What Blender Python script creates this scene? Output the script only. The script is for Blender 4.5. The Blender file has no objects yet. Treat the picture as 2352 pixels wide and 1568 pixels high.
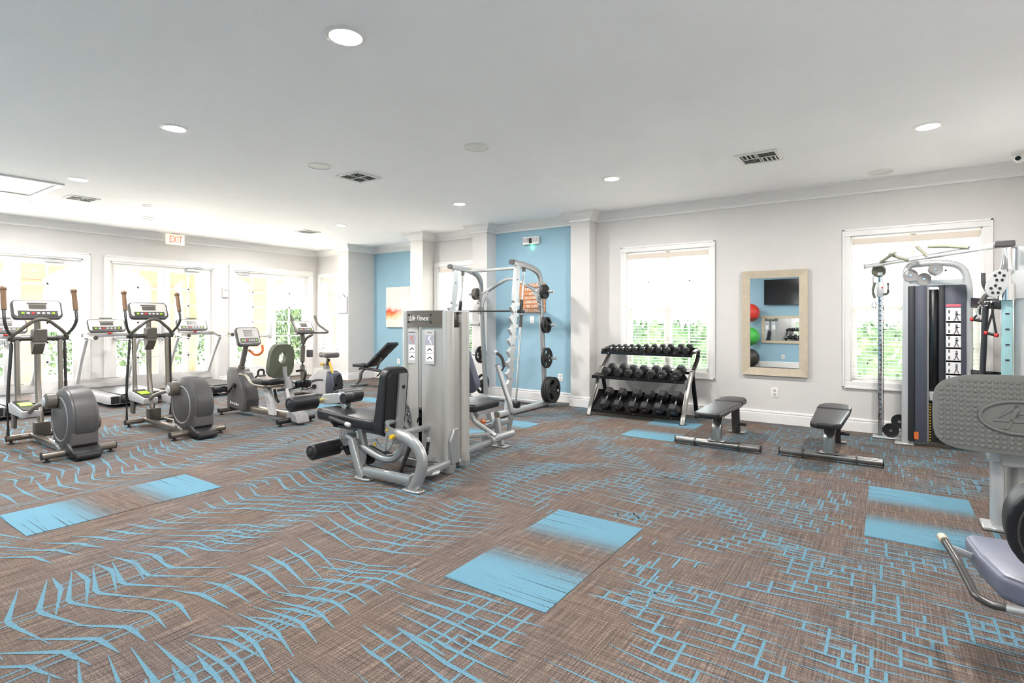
import bpy, bmesh, math, random
from mathutils import Vector, Matrix, Euler
random.seed(7)
V = Vector
PI = math.pi
SC = bpy.context.scene
COL = SC.collection

# ------------------------------------------------------------------ camera, world, light, exposure
FPX, HOR, CXP, CAMH = 1245.0, 732.0, 1176.0, 1.38      # focal length, horizon row, centre column (2352x1568 frame), eye height
YAW = math.atan(859 / 1245.0)
cd = bpy.data.cameras.new('camera')
cd.sensor_width = 36.0
cd.lens = 36.0 * FPX / 2352.0
cd.shift_y = -(784.0 - HOR) / 2352.0
cd.clip_start = 0.05
cam = bpy.data.objects.new('camera', cd)
cam.location = (0, 0, CAMH)
cam.rotation_euler = (PI / 2, 0, YAW)
COL.objects.link(cam)
SC.camera = cam
SC.view_settings.view_transform = 'Standard'
SC.view_settings.look = 'None'
SC.view_settings.exposure = 1.3
SC.view_settings.gamma = 1.0
SC.view_settings.use_curve_mapping = False
SC.cycles.use_denoising = True
SC.cycles.max_bounces = 10
SC.cycles.diffuse_bounces = 6
SC.cycles.transparent_max_bounces = 16
SC.cycles.sample_clamp_indirect = 20.0
SC.cycles.filter_width = 1.0
SC.cycles.caustics_reflective = False
SC.cycles.caustics_refractive = False

W = bpy.data.worlds.new('world')
SC.world = W
W.use_nodes = True
bgn = W.node_tree.nodes['Background']
bgn.inputs[0].default_value = (0.90, 0.96, 1.0, 1)
bgn.inputs[1].default_value = 4.0

sd = bpy.data.lights.new('sun', 'SUN')
sd.energy = 44.0
sd.angle = 0.02
sd.color = (1.0, 0.95, 0.86)
sun = bpy.data.objects.new('sun', sd)
sun.rotation_euler = (0, math.radians(-48), math.radians(4))     # low over the porch: it lights the porch floor and barely reaches the doors
COL.objects.link(sun)
CAN_POWER = 25.0

FWD = V((-math.sin(YAW), math.cos(YAW), 0))
RGT = V((math.cos(YAW), math.sin(YAW), 0))
def ray(px): return FWD + RGT * ((px - CXP) / FPX)
def PY(px, py, Y):                                   # photo pixel on the plane y = Y
    a = ray(px); t = Y / a.y
    return V((a.x * t, Y, CAMH + (HOR - py) * t / FPX))
def PX(px, py, X):
    a = ray(px); t = X / a.x
    return V((X, a.y * t, CAMH + (HOR - py) * t / FPX))
def PZ(px, py, z=0.0):
    t = (CAMH - z) * FPX / (py - HOR); a = ray(px)
    return V((a.x * t, a.y * t, z))

# ------------------------------------------------------------------ materials
def lin(c): return tuple((x / 255 / 12.92 if x / 255 <= 0.04045 else ((x / 255 + 0.055) / 1.055) ** 2.4) for x in c)
class NT:
    def __init__(s, name):
        s.m = bpy.data.materials.new(name); s.m.use_nodes = True
        s.t = s.m.node_tree; s.b = s.t.nodes['Principled BSDF']; s.o = s.t.nodes['Material Output']
    def n(s, typ, **kw):
        nd = s.t.nodes.new(typ)
        for k, v in kw.items():
            if k.startswith('_'): setattr(nd, k[1:], v)
            else: nd.inputs[k.replace('__', ' ')].default_value = v
        return nd
    def l(s, a, ao, b, bi): s.t.links.new(a.outputs[ao], b.inputs[bi])
    def co(s, scale=(1, 1, 1), kind='Object'):
        tc = s.n('ShaderNodeTexCoord'); mp = s.n('ShaderNodeMapping'); mp.inputs['Scale'].default_value = scale
        s.l(tc, kind, mp, 'Vector'); return mp
    def noise(s, mp, scale, detail=3, rough=0.55):
        nz = s.n('ShaderNodeTexNoise', Scale=scale, Detail=detail, Roughness=rough); s.l(mp, 0, nz, 'Vector'); return nz
    def ramp(s, src, out, pts):
        r = s.n('ShaderNodeValToRGB'); e = r.color_ramp.elements
        while len(e) < len(pts): e.new(0.5)
        for i, (p, c) in enumerate(pts): e[i].position = p; e[i].color = (*c, 1)
        s.l(src, out, r, 'Fac'); return r
    def mix(s, f, a, b, blend='MIX'):
        m = s.n('ShaderNodeMix', _data_type='RGBA', _blend_type=blend)
        for sock, v in ((0, f), (6, a), (7, b)):
            if isinstance(v, tuple) and hasattr(v[0], 'outputs'): s.t.links.new(v[0].outputs[v[1]], m.inputs[sock])
            elif isinstance(v, tuple): m.inputs[sock].default_value = (*v, 1)
            else: m.inputs[sock].default_value = v
        return m
    def bump(s, src, out, strength, dist=0.01):
        b = s.n('ShaderNodeBump', Strength=strength, Distance=dist); s.l(src, out, b, 'Height'); s.l(b, 0, s.b, 'Normal')
MATS = {}
def mat(name, rgb, rough=0.5, metal=0.0, var=0.05, nscale=6.0, bump=0.0, bscale=60.0, coat=0.0, emit=0.0, spec=0.5):
    t = NT(name); c = lin(rgb)
    mp = t.co()
    nz = t.noise(mp, nscale)
    r = t.ramp(nz, 'Fac', [(0.3, tuple(x * (1 - var) for x in c)), (0.7, tuple(min(1, x * (1 + var)) for x in c))])
    t.l(r, 'Color', t.b, 'Base Color')
    t.b.inputs['Roughness'].default_value = rough
    t.b.inputs['Metallic'].default_value = metal
    t.b.inputs['Coat Weight'].default_value = coat
    t.b.inputs['Specular IOR Level'].default_value = spec
    if bump:
        n2 = t.noise(mp, bscale, 4); t.bump(n2, 'Fac', bump, 0.004)
    if emit:
        t.b.inputs['Emission Color'].default_value = (*c, 1); t.b.inputs['Emission Strength'].default_value = emit
    MATS[name] = t.m
    return t.m
mat('wall_paint', (212, 209, 206), 0.7, var=0.015, bump=0.08, bscale=180)
mat('blue_paint', (148, 183, 200), 0.7, var=0.015, bump=0.08, bscale=180)
mat('ceiling_paint', (248, 248, 249), 0.85, var=0.02, nscale=1.5, bump=0.35, bscale=45)
mat('white_trim', (232, 230, 228), 0.4, var=0.01)
mat('white_plastic', (235, 233, 228), 0.4, var=0.01)
mat('blind_white', (240, 238, 233), 0.45, var=0.01)
mat('valance_beige', (222, 208, 195), 0.5, var=0.02)
mat('silver_paint', (168, 169, 169), 0.3, 0.55, var=0.02, coat=0.3)
mat('silver_white', (196, 198, 199), 0.28, 0.4, var=0.02, coat=0.3)
mat('warm_silver', (142, 134, 125), 0.28, 0.75, var=0.03)
mat('bench_steel', (150, 148, 144), 0.24, 0.85, var=0.03)
mat('chrome', (225, 225, 225), 0.08, 1.0, var=0.01)
mat('black_vinyl', (30, 30, 33), 0.38, var=0.08, bump=0.05, bscale=250)
mat('grey_vinyl', (104, 107, 124), 0.3, var=0.05, bump=0.05, bscale=250)
mat('black_plastic', (26, 26, 28), 0.45, var=0.08)
mat('black_rubber', (34, 33, 33), 0.6, var=0.1, bump=0.1, bscale=90)
mat('black_gloss', (14, 14, 15), 0.16, var=0.05)
mat('charcoal_plastic', (72, 70, 70), 0.4, var=0.05)
mat('drum_grey', (82, 79, 78), 0.36, var=0.04)
mat('taupe_plastic', (92, 87, 79), 0.4, var=0.03)
mat('shroud_silver', (190, 187, 182), 0.32, 0.4, var=0.02)
mat('mid_grey_plastic', (138, 136, 136), 0.42, var=0.03)
mat('light_grey_plastic', (188, 186, 186), 0.42, var=0.03)
mat('console_face', (196, 192, 188), 0.4, var=0.04)
mat('screen_grey', (88, 84, 78), 0.25, var=0.05)
mat('olive_rubber', (88, 92, 76), 0.55, var=0.06)
mat('grip_olive', (150, 150, 132), 0.5)
mat('bronze_grip', (122, 92, 66), 0.5, 0.1, var=0.06)
mat('dark_steel', (88, 86, 84), 0.3, 0.7, var=0.04)
mat('lime_plastic', (150, 200, 30), 0.4, var=0.08)
mat('yellow_plastic', (226, 182, 40), 0.4, var=0.05)
mat('orange_plastic', (214, 110, 50), 0.45, var=0.05)
mat('red_plastic', (214, 40, 40), 0.45, var=0.05)
mat('white_ink', (240, 240, 236), 0.6, var=0.01)
mat('black_ink', (20, 20, 20), 0.6, var=0.01)
mat('grey_ink', (110, 106, 108), 0.6, var=0.01)
mat('lavender_print', (160, 158, 172), 0.5, var=0.02)
mat('placard_white', (232, 232, 234), 0.5, var=0.02)
mat('placard_red', (226, 110, 124), 0.5, var=0.02)
mat('slate_plastic', (78, 82, 94), 0.32, 0.15, var=0.04)
mat('dark_slate', (48, 50, 54), 0.35, 0.1, var=0.05)
mat('plate_grey', (112, 112, 108), 0.55, var=0.06, nscale=12, bump=0.05, bscale=120)
mat('champagne_wood', (198, 184, 162), 0.4, 0.15, var=0.06, nscale=14)
mat('sign_wood', (206, 142, 98), 0.6, var=0.12, nscale=9)
mat('sign_red', (232, 84, 58), 0.5, var=0.02)
mat('stucco_peach', (140, 102, 84), 0.85, var=0.05, bump=0.2, bscale=60)
mat('concrete', (226, 224, 220), 0.9, var=0.06)
mat('trunk_brown', (120, 95, 75), 0.9, var=0.2, bump=0.4, bscale=20)
mat('ball_red', (216, 58, 44), 0.4); mat('ball_green', (70, 176, 70), 0.4); mat('ball_black', (52, 48, 46), 0.4)
mat('tv_black', (16, 16, 18), 0.12)
mat('vent_white', (232, 230, 226), 0.5, var=0.01); mat('vent_dark', (58, 58, 54), 0.7)
mat('blue_glass', (150, 190, 196), 0.15, 0.0, var=0.05)
mat('lamp_emit', (255, 244, 228), 0.5, emit=22.0, var=0.0)
mat('led_green', (60, 255, 150), 0.5, emit=6.0, var=0.0)
mat('exit_red_lit', (255, 92, 60), 0.5, emit=0.6, var=0.0)
mat('exit_white', (244, 236, 214), 0.5, emit=0.25, var=0.0)
mat('straw', (200, 190, 120), 0.7)
# glass, mirror, leaves, painting
t = NT('window_glass'); tr = t.n('ShaderNodeBsdfTransparent'); gl = t.n('ShaderNodeBsdfGlossy', Roughness=0.02)
lw = t.n('ShaderNodeLayerWeight', Blend=0.25); mx = t.n('ShaderNodeMixShader'); mm = t.n('ShaderNodeMath', _operation='MULTIPLY'); mm.inputs[1].default_value = 0.5
tr.inputs[0].default_value = (0.97, 0.99, 0.98, 1)
t.l(lw, 'Fresnel', mm, 0); t.l(mm, 0, mx, 0); t.l(tr, 0, mx, 1); t.l(gl, 0, mx, 2); t.l(mx, 0, t.o, 'Surface'); MATS['window_glass'] = t.m
t = NT('mirror_glass'); t.b.inputs['Base Color'].default_value = (0.9, 0.92, 0.92, 1); t.b.inputs['Metallic'].default_value = 1; t.b.inputs['Roughness'].default_value = 0.01; MATS['mirror_glass'] = t.m
t = NT('leaf_green'); mp = t.co(); nz = t.noise(mp, 3.0)
r = t.ramp(nz, 'Fac', [(0.3, lin((34, 58, 34))), (0.55, lin((62, 86, 52))), (0.75, lin((104, 122, 80)))]); t.l(r, 'Color', t.b, 'Base Color')
t.b.inputs['Roughness'].default_value = 0.5; MATS['leaf_green'] = t.m
t = NT('abstract_painting'); mp = t.co((2, 2, 2)); nz = t.noise(mp, 2.2, 5)
sp = t.n('ShaderNodeSeparateXYZ'); tc = t.n('ShaderNodeTexCoord'); t.l(tc, 'Object', sp, 0)
ad = t.n('ShaderNodeMath', _operation='MULTIPLY_ADD'); ad.inputs[1].default_value = 0.30; t.l(nz, 'Fac', ad, 0); t.l(sp, 'Z', ad, 2)
band = t.ramp(ad, 0, [(0.30, lin((228, 222, 212))), (0.40, lin((236, 200, 150))), (0.46, lin((232, 140, 84))), (0.52, lin((214, 70, 48))), (0.57, lin((226, 190, 180))), (0.62, lin((230, 224, 216)))])
base = t.ramp(t.noise(t.co((7, 7, 0.6)), 1.5, 3), 'Fac', [(0.35, lin((206, 196, 188))), (0.6, lin((236, 230, 222)))])
fx = t.n('ShaderNodeMapRange'); fx.inputs[1].default_value = -0.15; fx.inputs[2].default_value = 0.25; fx.inputs[3].default_value = 1; fx.inputs[4].default_value = 0; t.l(sp, 'X', fx, 0)
mxx = t.mix((fx, 0), (base, 0), (band, 0)); t.l(mxx, 2, t.b, 'Base Color'); t.b.inputs['Roughness'].default_value = 0.6; MATS['abstract_painting'] = t.m
# carpet (field, printed lines, accent tiles)
BROWN = [(0.25, lin((54, 51, 51))), (0.45, lin((90, 81, 77))), (0.6, lin((116, 103, 95))), (0.8, lin((164, 150, 140)))]
BLUE = lin((102, 144, 163))
def carpet(name, mode):
    t = NT(name)
    s1 = t.noise(t.co((150, 3.0, 1)), 1.0, 3, 0.75)
    s2 = t.noise(t.co((3.0, 130, 1)), 1.0, 3, 0.7)
    fine = t.noise(t.co(), 260.0, 2)
    pos = t.n('ShaderNodeSeparateXYZ'); t.l(t.co(), 0, pos, 0)
    w = t.n('ShaderNodeMapRange'); w.inputs[1].default_value = -4.0; w.inputs[2].default_value = -0.5; w.inputs[3].default_value = 0.15; w.inputs[4].default_value = 0.5; t.l(pos, 'X', w, 0)
    a = t.mix((w, 0), (s1, 'Fac'), (s2, 'Fac'))
    a2 = t.mix(0.38, (a, 2), (fine, 'Fac'))
    base = t.ramp(a2, 2, [(0.38, BROWN[0][1]), (0.47, BROWN[1][1]), (0.54, BROWN[2][1]), (0.62, BROWN[3][1])])
    hue = t.noise(t.co(), 1.1, 2)
    tint = t.ramp(hue, 'Fac', [(0.35, (0.98, 1.0, 1.05)), (0.65, (1.06, 1.0, 0.95))])
    col = t.mix(1.0, (base, 0), (tint, 0), 'MULTIPLY')
    out = (col, 2)
    if mode == 'line':
        at = t.n('ShaderNodeAttribute'); at.attribute_name = 'edge'
        m1 = t.n('ShaderNodeMath', _operation='MULTIPLY_ADD'); m1.inputs[1].default_value = 1.3; m1.inputs[2].default_value = -0.65; t.l(fine, 'Fac', m1, 0)
        m2 = t.n('ShaderNodeMath', _operation='ADD'); t.l(at, 'Fac', m2, 0); t.l(m1, 0, m2, 1)
        mr = t.n('ShaderNodeMapRange', _interpolation_type='SMOOTHSTEP'); mr.inputs[1].default_value = 0.3; mr.inputs[2].default_value = 0.62; t.l(m2, 0, mr, 0)
        bl = t.ramp(fine, 'Fac', [(0.35, tuple(x * 0.72 for x in BLUE)), (0.6, BLUE)])
        out = (t.mix((mr, 0), out, (bl, 0)), 2)
    if mode == 'tile':
        tc = t.n('ShaderNodeTexCoord'); sp = t.n('ShaderNodeSeparateXYZ'); t.l(tc, 'Object', sp, 0)
        line = t.noise(t.co((1.2, 90, 1)), 1.0, 2, 0.5)
        m1 = t.n('ShaderNodeMath', _operation='MULTIPLY_ADD'); m1.inputs[1].default_value = 1.6; m1.inputs[2].default_value = -0.8; t.l(fine, 'Fac', m1, 0)
        m0 = t.n('ShaderNodeMath', _operation='MULTIPLY_ADD'); m0.inputs[1].default_value = 0.5; m0.inputs[2].default_value = -0.25; t.l(line, 'Fac', m0, 0)
        yy = t.n('ShaderNodeMapRange'); yy.inputs[1].default_value = -0.32; yy.inputs[2].default_value = 0.16; t.l(sp, 'Y', yy, 0)
        m2 = t.n('ShaderNodeMath', _operation='ADD'); t.l(yy, 0, m2, 0); t.l(m1, 0, m2, 1)
        m3 = t.n('ShaderNodeMath', _operation='ADD'); t.l(m2, 0, m3, 0); t.l(m0, 0, m3, 1)
        mr = t.n('ShaderNodeMapRange', _interpolation_type='SMOOTHSTEP'); mr.inputs[1].default_value = 0.3; mr.inputs[2].default_value = 0.7; t.l(m3, 0, mr, 0)
        bl0 = t.ramp(line, 'Fac', [(0.335, lin((70, 84, 92))), (0.36, BLUE), (1.0, BLUE)]); spk = t.ramp(fine, 'Fac', [(0.36, (0.72, 0.76, 0.8)), (0.5, (1.0, 1.0, 1.0)), (0.68, (1.14, 1.08, 1.04))]); bl = t.mix(1.0, (bl0, 0), (spk, 0), 'MULTIPLY'); bl = (bl, 2)
        bl = bl[0]
        out = (t.mix((mr, 0), out, (bl, 2)), 2)
    t.t.links.new(out[0].outputs[out[1]], t.b.inputs['Base Color'])
    t.b.inputs['Roughness'].default_value = 0.95; t.b.inputs['Specular IOR Level'].default_value = 0.1
    t.bump(fine, 'Fac', 0.5, 0.006)
    MATS[name] = t.m
carpet('carpet_field', 'field'); carpet('carpet_line', 'line'); carpet('carpet_accent', 'tile')

# ------------------------------------------------------------------ mesh building
def fillet(pts, rad, k=5):
    pts = [V(p) for p in pts]
    if not rad: return pts
    out = [pts[0]]
    for i in range(1, len(pts) - 1):
        p, a, b = pts[i], pts[i - 1], pts[i + 1]
        r = min(rad, (a - p).length * 0.49, (b - p).length * 0.49)
        s, e = p + (a - p).normalized() * r, p + (b - p).normalized() * r
        for j in range(k + 1):
            u = j / k
            out.append(s * (1 - u) ** 2 + p * 2 * u * (1 - u) + e * u * u)
    out.append(pts[-1])
    return out
def rect_sec(w, h, r=0.0, k=2):
    r = min(r, w / 2 * 0.98, h / 2 * 0.98)
    if r <= 0: return [(-w / 2, -h / 2), (w / 2, -h / 2), (w / 2, h / 2), (-w / 2, h / 2)]
    o = []
    for cx, cy, a0 in ((w / 2 - r, -h / 2 + r, -90), (w / 2 - r, h / 2 - r, 0), (-w / 2 + r, h / 2 - r, 90), (-w / 2 + r, -h / 2 + r, 180)):
        for j in range(k + 1):
            a = math.radians(a0 + 90 * j / k); o.append((cx + r * math.cos(a), cy + r * math.sin(a)))
    return o
def circ_sec(r, n=10, r2=None): return [(r * math.cos(2 * PI * i / n), (r2 or r) * math.sin(2 * PI * i / n)) for i in range(n)]
class MB:
    def __init__(s): s.v = []; s.f = []
    def add(s, vs, fs):
        o = len(s.v); s.v += [V(v) for v in vs]; s.f += [tuple(i + o for i in f) for f in fs]; return s
    def bm(s, b, M=None):
        b.verts.index_update()
        s.add([(M @ v.co) if M else v.co.copy() for v in b.verts], [[v.index for v in f.verts] for f in b.faces]); b.free(); return s
    def box(s, c, size, bev=0.0, seg=1, rot=None):
        b = bmesh.new(); bmesh.ops.create_cube(b, size=1.0)
        for v in b.verts: v.co = V((v.co.x * size[0], v.co.y * size[1], v.co.z * size[2]))
        if bev: bmesh.ops.bevel(b, geom=b.edges[:], offset=min(bev, min(size) * 0.49), segments=seg, profile=0.6, affect='EDGES')
        M = Matrix.Translation(V(c))
        if rot is not None: M = M @ (rot.to_matrix().to_4x4() if isinstance(rot, Euler) else rot.to_4x4())
        return s.bm(b, M)
    def bx(s, x0, x1, y0, y1, z0, z1, bev=0.0, seg=1): return s.box(((x0 + x1) / 2, (y0 + y1) / 2, (z0 + z1) / 2), (abs(x1 - x0), abs(y1 - y0), abs(z1 - z0)), bev, seg)
    def sweep(s, pts, sec, up=(0, 0, 1), cap=True, closed=False, scales=None):
        pts = [V(p) for p in pts]; n = len(pts); m = len(sec); up = V(up); vs = []; fs = []
        for i in range(n):
            if closed: d = (pts[(i + 1) % n] - pts[i - 1])
            else: d = (pts[min(i + 1, n - 1)] - pts[max(i - 1, 0)])
            d = d.normalized() if d.length > 1e-9 else V((0, 0, 1))
            u = up - d * up.dot(d)
            if u.length < 1e-3: u = V((1, 0, 0)) - d * d.x
            if u.length < 1e-3: u = V((0, 1, 0)) - d * d.y
            u.normalize(); w = d.cross(u); k = scales[i] if scales else 1.0
            vs += [pts[i] + w * (a * k) + u * (b * k) for a, b in sec]
        for i in range(n if closed else n - 1):
            j = (i + 1) % n
            for q in range(m): fs.append((i * m + q, i * m + (q + 1) % m, j * m + (q + 1) % m, j * m + q))
        if cap and not closed: fs += [tuple(range(m - 1, -1, -1)), tuple(range((n - 1) * m, n * m))]
        return s.add(vs, fs)
    def tube(s, pts, r, n=10, fil=0.0, k=5, up=(0, 0, 1), closed=False, scales=None): return s.sweep(fillet(pts, fil, k), circ_sec(r, n), up, True, closed, scales)
    def rtube(s, pts, w, h, up=(0, 0, 1), fil=0.0, r=0.006, k=5): return s.sweep(fillet(pts, fil, k), rect_sec(w, h, r), up)
    def cyl(s, a, b, r, n=16, r2=None):
        a, b = V(a), V(b)
        return s.sweep([a, b], circ_sec(r, n), (0, 0, 1) if abs((b - a).normalized().z) < 0.95 else (1, 0, 0), scales=[1.0, (r2 / r if r2 is not None else 1.0)])
    def lathe(s, prof, o, axis, n=20):
        o = V(o); d = V(axis).normalized(); u = V((0, 0, 1)) if abs(d.z) < 0.9 else V((1, 0, 0)); u = (u - d * u.dot(d)).normalized(); w = d.cross(u); m = len(prof)
        vs = [o + d * h + (u * math.cos(2 * PI * i / n) + w * math.sin(2 * PI * i / n)) * max(r, 1e-4) for i in range(n) for r, h in prof]
        fs = [(i * m + j, ((i + 1) % n) * m + j, ((i + 1) % n) * m + j + 1, i * m + j + 1) for i in range(n) for j in range(m - 1)]
        return s.add(vs, fs)
    def prism(s, poly, vec, bev=0.0, seg=1):                     # polygon of 3D points pushed along vec
        poly = [V(p) for p in poly]; vec = V(vec)
        if bev:
            b = bmesh.new(); f = b.faces.new([b.verts.new(p) for p in poly]); r = bmesh.ops.extrude_face_region(b, geom=[f])
            for e in r['geom']:
                if isinstance(e, bmesh.types.BMVert): e.co += vec
            bmesh.ops.recalc_face_normals(b, faces=b.faces[:])
            bmesh.ops.bevel(b, geom=b.edges[:], offset=bev, segments=seg, profile=0.6, affect='EDGES', clamp_overlap=True)
            return s.bm(b)
        n = len(poly)
        return s.add(poly + [p + vec for p in poly], [tuple(range(n - 1, -1, -1)), tuple(range(n, 2 * n))] + [(i, (i + 1) % n, n + (i + 1) % n, n + i) for i in range(n)])
    def ball(s, c, r, n=16, m=10, sc=(1, 1, 1)):
        c = V(c); vs = []; fs = []
        for j in range(m + 1):
            a = PI * j / m
            for i in range(n): vs.append(c + V((math.sin(a) * math.cos(2 * PI * i / n) * sc[0], math.sin(a) * math.sin(2 * PI * i / n) * sc[1], math.cos(a) * sc[2])) * r)
        for j in range(m):
            for i in range(n): fs.append((j * n + i, (j + 1) * n + i, (j + 1) * n + (i + 1) % n, j * n + (i + 1) % n))
        return s.add(vs, fs)
def oval(w, h, n=24, p=2.0):                                     # superellipse outline
    o = []
    for i in range(n):
        a = 2 * PI * i / n; c, q = math.cos(a), math.sin(a)
        o.append((w / 2 * math.copysign(abs(c) ** (2 / p), c), h / 2 * math.copysign(abs(q) ** (2 / p), q)))
    return o
def rrect(w, h, r, k=4): return rect_sec(w, h, r, k)
def frame_pts(poly2, o, ux, uy): o, ux, uy = V(o), V(ux), V(uy); return [o + ux * a + uy * b for a, b in poly2]

LOCALS = set()
def root_of(o):
    while o.parent: o = o.parent
    return o
def mesh_of(name, mb, m, org=V((0, 0, 0)), smooth=True, ang=38):
    me = bpy.data.meshes.new(name)
    me.from_pydata([tuple(v - org) for v in mb.v], [], mb.f)
    b = bmesh.new(); b.from_mesh(me); bmesh.ops.remove_doubles(b, verts=b.verts[:], dist=1e-5); bmesh.ops.recalc_face_normals(b, faces=b.faces[:]); b.to_mesh(me); b.free()
    me.materials.append(MATS[m])
    if smooth:
        for p in me.polygons: p.use_smooth = True
        me.set_sharp_from_angle(angle=math.radians(ang))
    return me
def tag(o, label=None, cat=None, group=None, kind=None):
    if label: o['label'] = label
    if cat: o['category'] = cat
    if group: o['group'] = group
    if kind: o['kind'] = kind
    return o
def obj(name, mb, m, parent=None, smooth=True, ang=38, label=None):
    """Mesh object. With a parent the coordinates are those of the top-level thing's own frame when it is a local build, else world."""
    if parent is None:
        xs = [v.x for v in mb.v]; ys = [v.y for v in mb.v]; zs = [v.z for v in mb.v]
        org = V(((min(xs) + max(xs)) / 2, (min(ys) + max(ys)) / 2, min(zs)))
        o = bpy.data.objects.new(name, mesh_of(name, mb, m, org, smooth, ang)); o.location = org
    else:
        r = root_of(parent)
        org = V((0, 0, 0)) if r.name in LOCALS else r.location
        o = bpy.data.objects.new(name, mesh_of(name, mb, m, org, smooth, ang)); o.parent = parent
    COL.objects.link(o)
    if label: o['label'] = label
    return o
def thing(name, label, cat, loc=(0, 0, 0), rz=0.0, group=None, kind=None, local=False):
    o = bpy.data.objects.new(name, None); COL.objects.link(o); o.location = loc; o.rotation_euler = (0, 0, rz); o.empty_display_size = 0.1
    if local or rz: LOCALS.add(o.name)
    return tag(o, label, cat, group, kind)
def struct(name, mb, m, parent=None, smooth=False):
    o = obj(name, mb, m, parent, smooth)
    if parent is None: o['kind'] = 'structure'
    return o
def inst(src, parent=None, loc=None, name=None):
    o = src.copy(); COL.objects.link(o)
    if parent is not None: o.parent = parent
    if loc is not None: o.location = loc
    return o
def dup(root, loc, label, group=None, rz=None):
    r = root.copy(); COL.objects.link(r); r.location = loc; r['label'] = label
    if rz is not None: r.rotation_euler = (0, 0, rz)
    if group: r['group'] = group
    for c in list(root.children):
        k = c.copy(); COL.objects.link(k); k.parent = r
        for g in list(c.children):
            q = g.copy(); COL.objects.link(q); q.parent = k
    return r
def text(s, size, M, depth=0.0015, shear=0.0, sx=1.0, align='CENTER'):
    """Lettering as a mesh; M places its x (reading) / y (up) / z (out) axes."""
    c = bpy.data.curves.new('lettering', 'FONT'); c.body = s; c.size = size; c.extrude = depth; c.shear = shear; c.align_x = align; c.align_y = 'CENTER'; c.resolution_u = 2
    o = bpy.data.objects.new('lettering', c); COL.objects.link(o)
    dg = bpy.context.evaluated_depsgraph_get(); me = bpy.data.meshes.new_from_object(o.evaluated_get(dg))
    mb = MB(); mb.add([M @ V((v.co.x * sx, v.co.y, v.co.z)) for v in me.vertices], [tuple(p.vertices) for p in me.polygons])
    bpy.data.objects.remove(o); bpy.data.curves.remove(c); bpy.data.meshes.remove(me)
    return mb
def axes(o, x, y):
    x, y = V(x).normalized(), V(y).normalized(); z = x.cross(y)
    return Matrix(((x.x, y.x, z.x, o[0]), (x.y, y.y, z.y, o[1]), (x.z, y.z, z.z, o[2]), (0, 0, 0, 1)))
# ------------------------------------------------------------------ the room
XL, XR, YR, ZC = -11.66, 1.40, -1.30, 3.05
# inner outline, clockwise from above (interior on the right hand)
OUT = [(XL, YR), (XL, 8.35), (-10.32, 8.35), (-10.32, 7.95), (-9.96, 7.95), (-9.96, 8.70), (-7.70, 8.70), (-7.70, 7.64), (-7.37, 7.64), (-7.37, 7.97),
       (-6.107, 7.97), (-6.107, 7.60), (-5.78, 7.60), (-5.78, 7.87), (-4.12, 7.87), (-4.12, 7.61), (-3.79, 7.61), (-3.79, 7.87), (XR, 7.87), (XR, YR)]
def trim_run(path, prof, closed=False):
    """Sweep a (out, z) profile along a wall path with mitred corners; out points into the room (right of travel)."""
    P = [V((x, y, 0)) for x, y in path]; n = len(P); mb = MB(); m = len(prof); vs = []
    for i in range(n):
        d0 = (P[i] - P[i - 1]).normalized() if (i > 0 or closed) else None
        d1 = (P[(i + 1) % n] - P[i]).normalized() if (i < n - 1 or closed) else None
        a = d0 or d1; b = d1 or d0
        n0, n1 = V((a.y, -a.x, 0)), V((b.y, -b.x, 0)); q = n0 + n1; q = q / (1 + n0.dot(n1))
        vs += [P[i] + q * o + V((0, 0, z)) for o, z in prof]
    fs = []
    for i in range(n if closed else n - 1):
        j = (i + 1) % n
        fs += [(i * m + k, j * m + k, j * m + (k + 1) % m, i * m + (k + 1) % m) for k in range(m)]
    if not closed: fs += [tuple(range(m)), tuple(range((n - 1) * m, n * m))]
    return mb.add(vs, fs)

floor = struct('floor', MB().bx(XL - 0.2, XR + 0.2, YR - 0.2, 8.95, -0.12, 0), 'carpet_field')
floor.location = (0, 0, 0)
me = floor.data
for v in me.vertices: v.co += V(((XL + XR) / 2, (YR + 8.75) / 2, -0.12))
ceiling = struct('ceiling', MB().bx(XL - 0.3, XR + 0.3, YR - 0.3, 9.05, ZC, ZC + 0.25), 'ceiling_paint')
CROWN = [(0, 2.905), (0.018, 2.905), (0.018, 2.93), (0.03, 2.945), (0.055, 2.965), (0.085, 2.99), (0.108, 3.005), (0.108, 3.02), (0.13, 3.03), (0.13, 3.05), (0, 3.05)]
crown = struct('trim_1', trim_run(OUT, CROWN, closed=True), 'white_trim')
tag(crown, 'white stepped crown moulding running around the top of the walls', 'moulding')
BASE = [(0, 0), (0.016, 0), (0.016, 0.118), (0.011, 0.124), (0.011, 0.134), (0.016, 0.14), (0.012, 0.158), (0, 0.162)]
DOORS = [(1.62, 3.67), (3.88, 5.93), (6.15, 8.21)]
struct('baseboard_left', trim_run([(XL, YR), (XL, 1.62)], BASE), 'white_trim')
for y0, y1 in ((3.67, 3.88), (5.93, 6.15)): struct('baseboard_left', trim_run([(XL, y0), (XL, y1)], BASE), 'white_trim')
struct('baseboard_back', trim_run([(XL, 8.21)] + OUT[1:19], BASE), 'white_trim')
struct('baseboard_right', trim_run([(XR, 7.87), (XR, YR)], BASE), 'white_trim')
struct('baseboard_front', trim_run([(XR, YR), (XL, YR)], BASE), 'white_trim')

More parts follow.
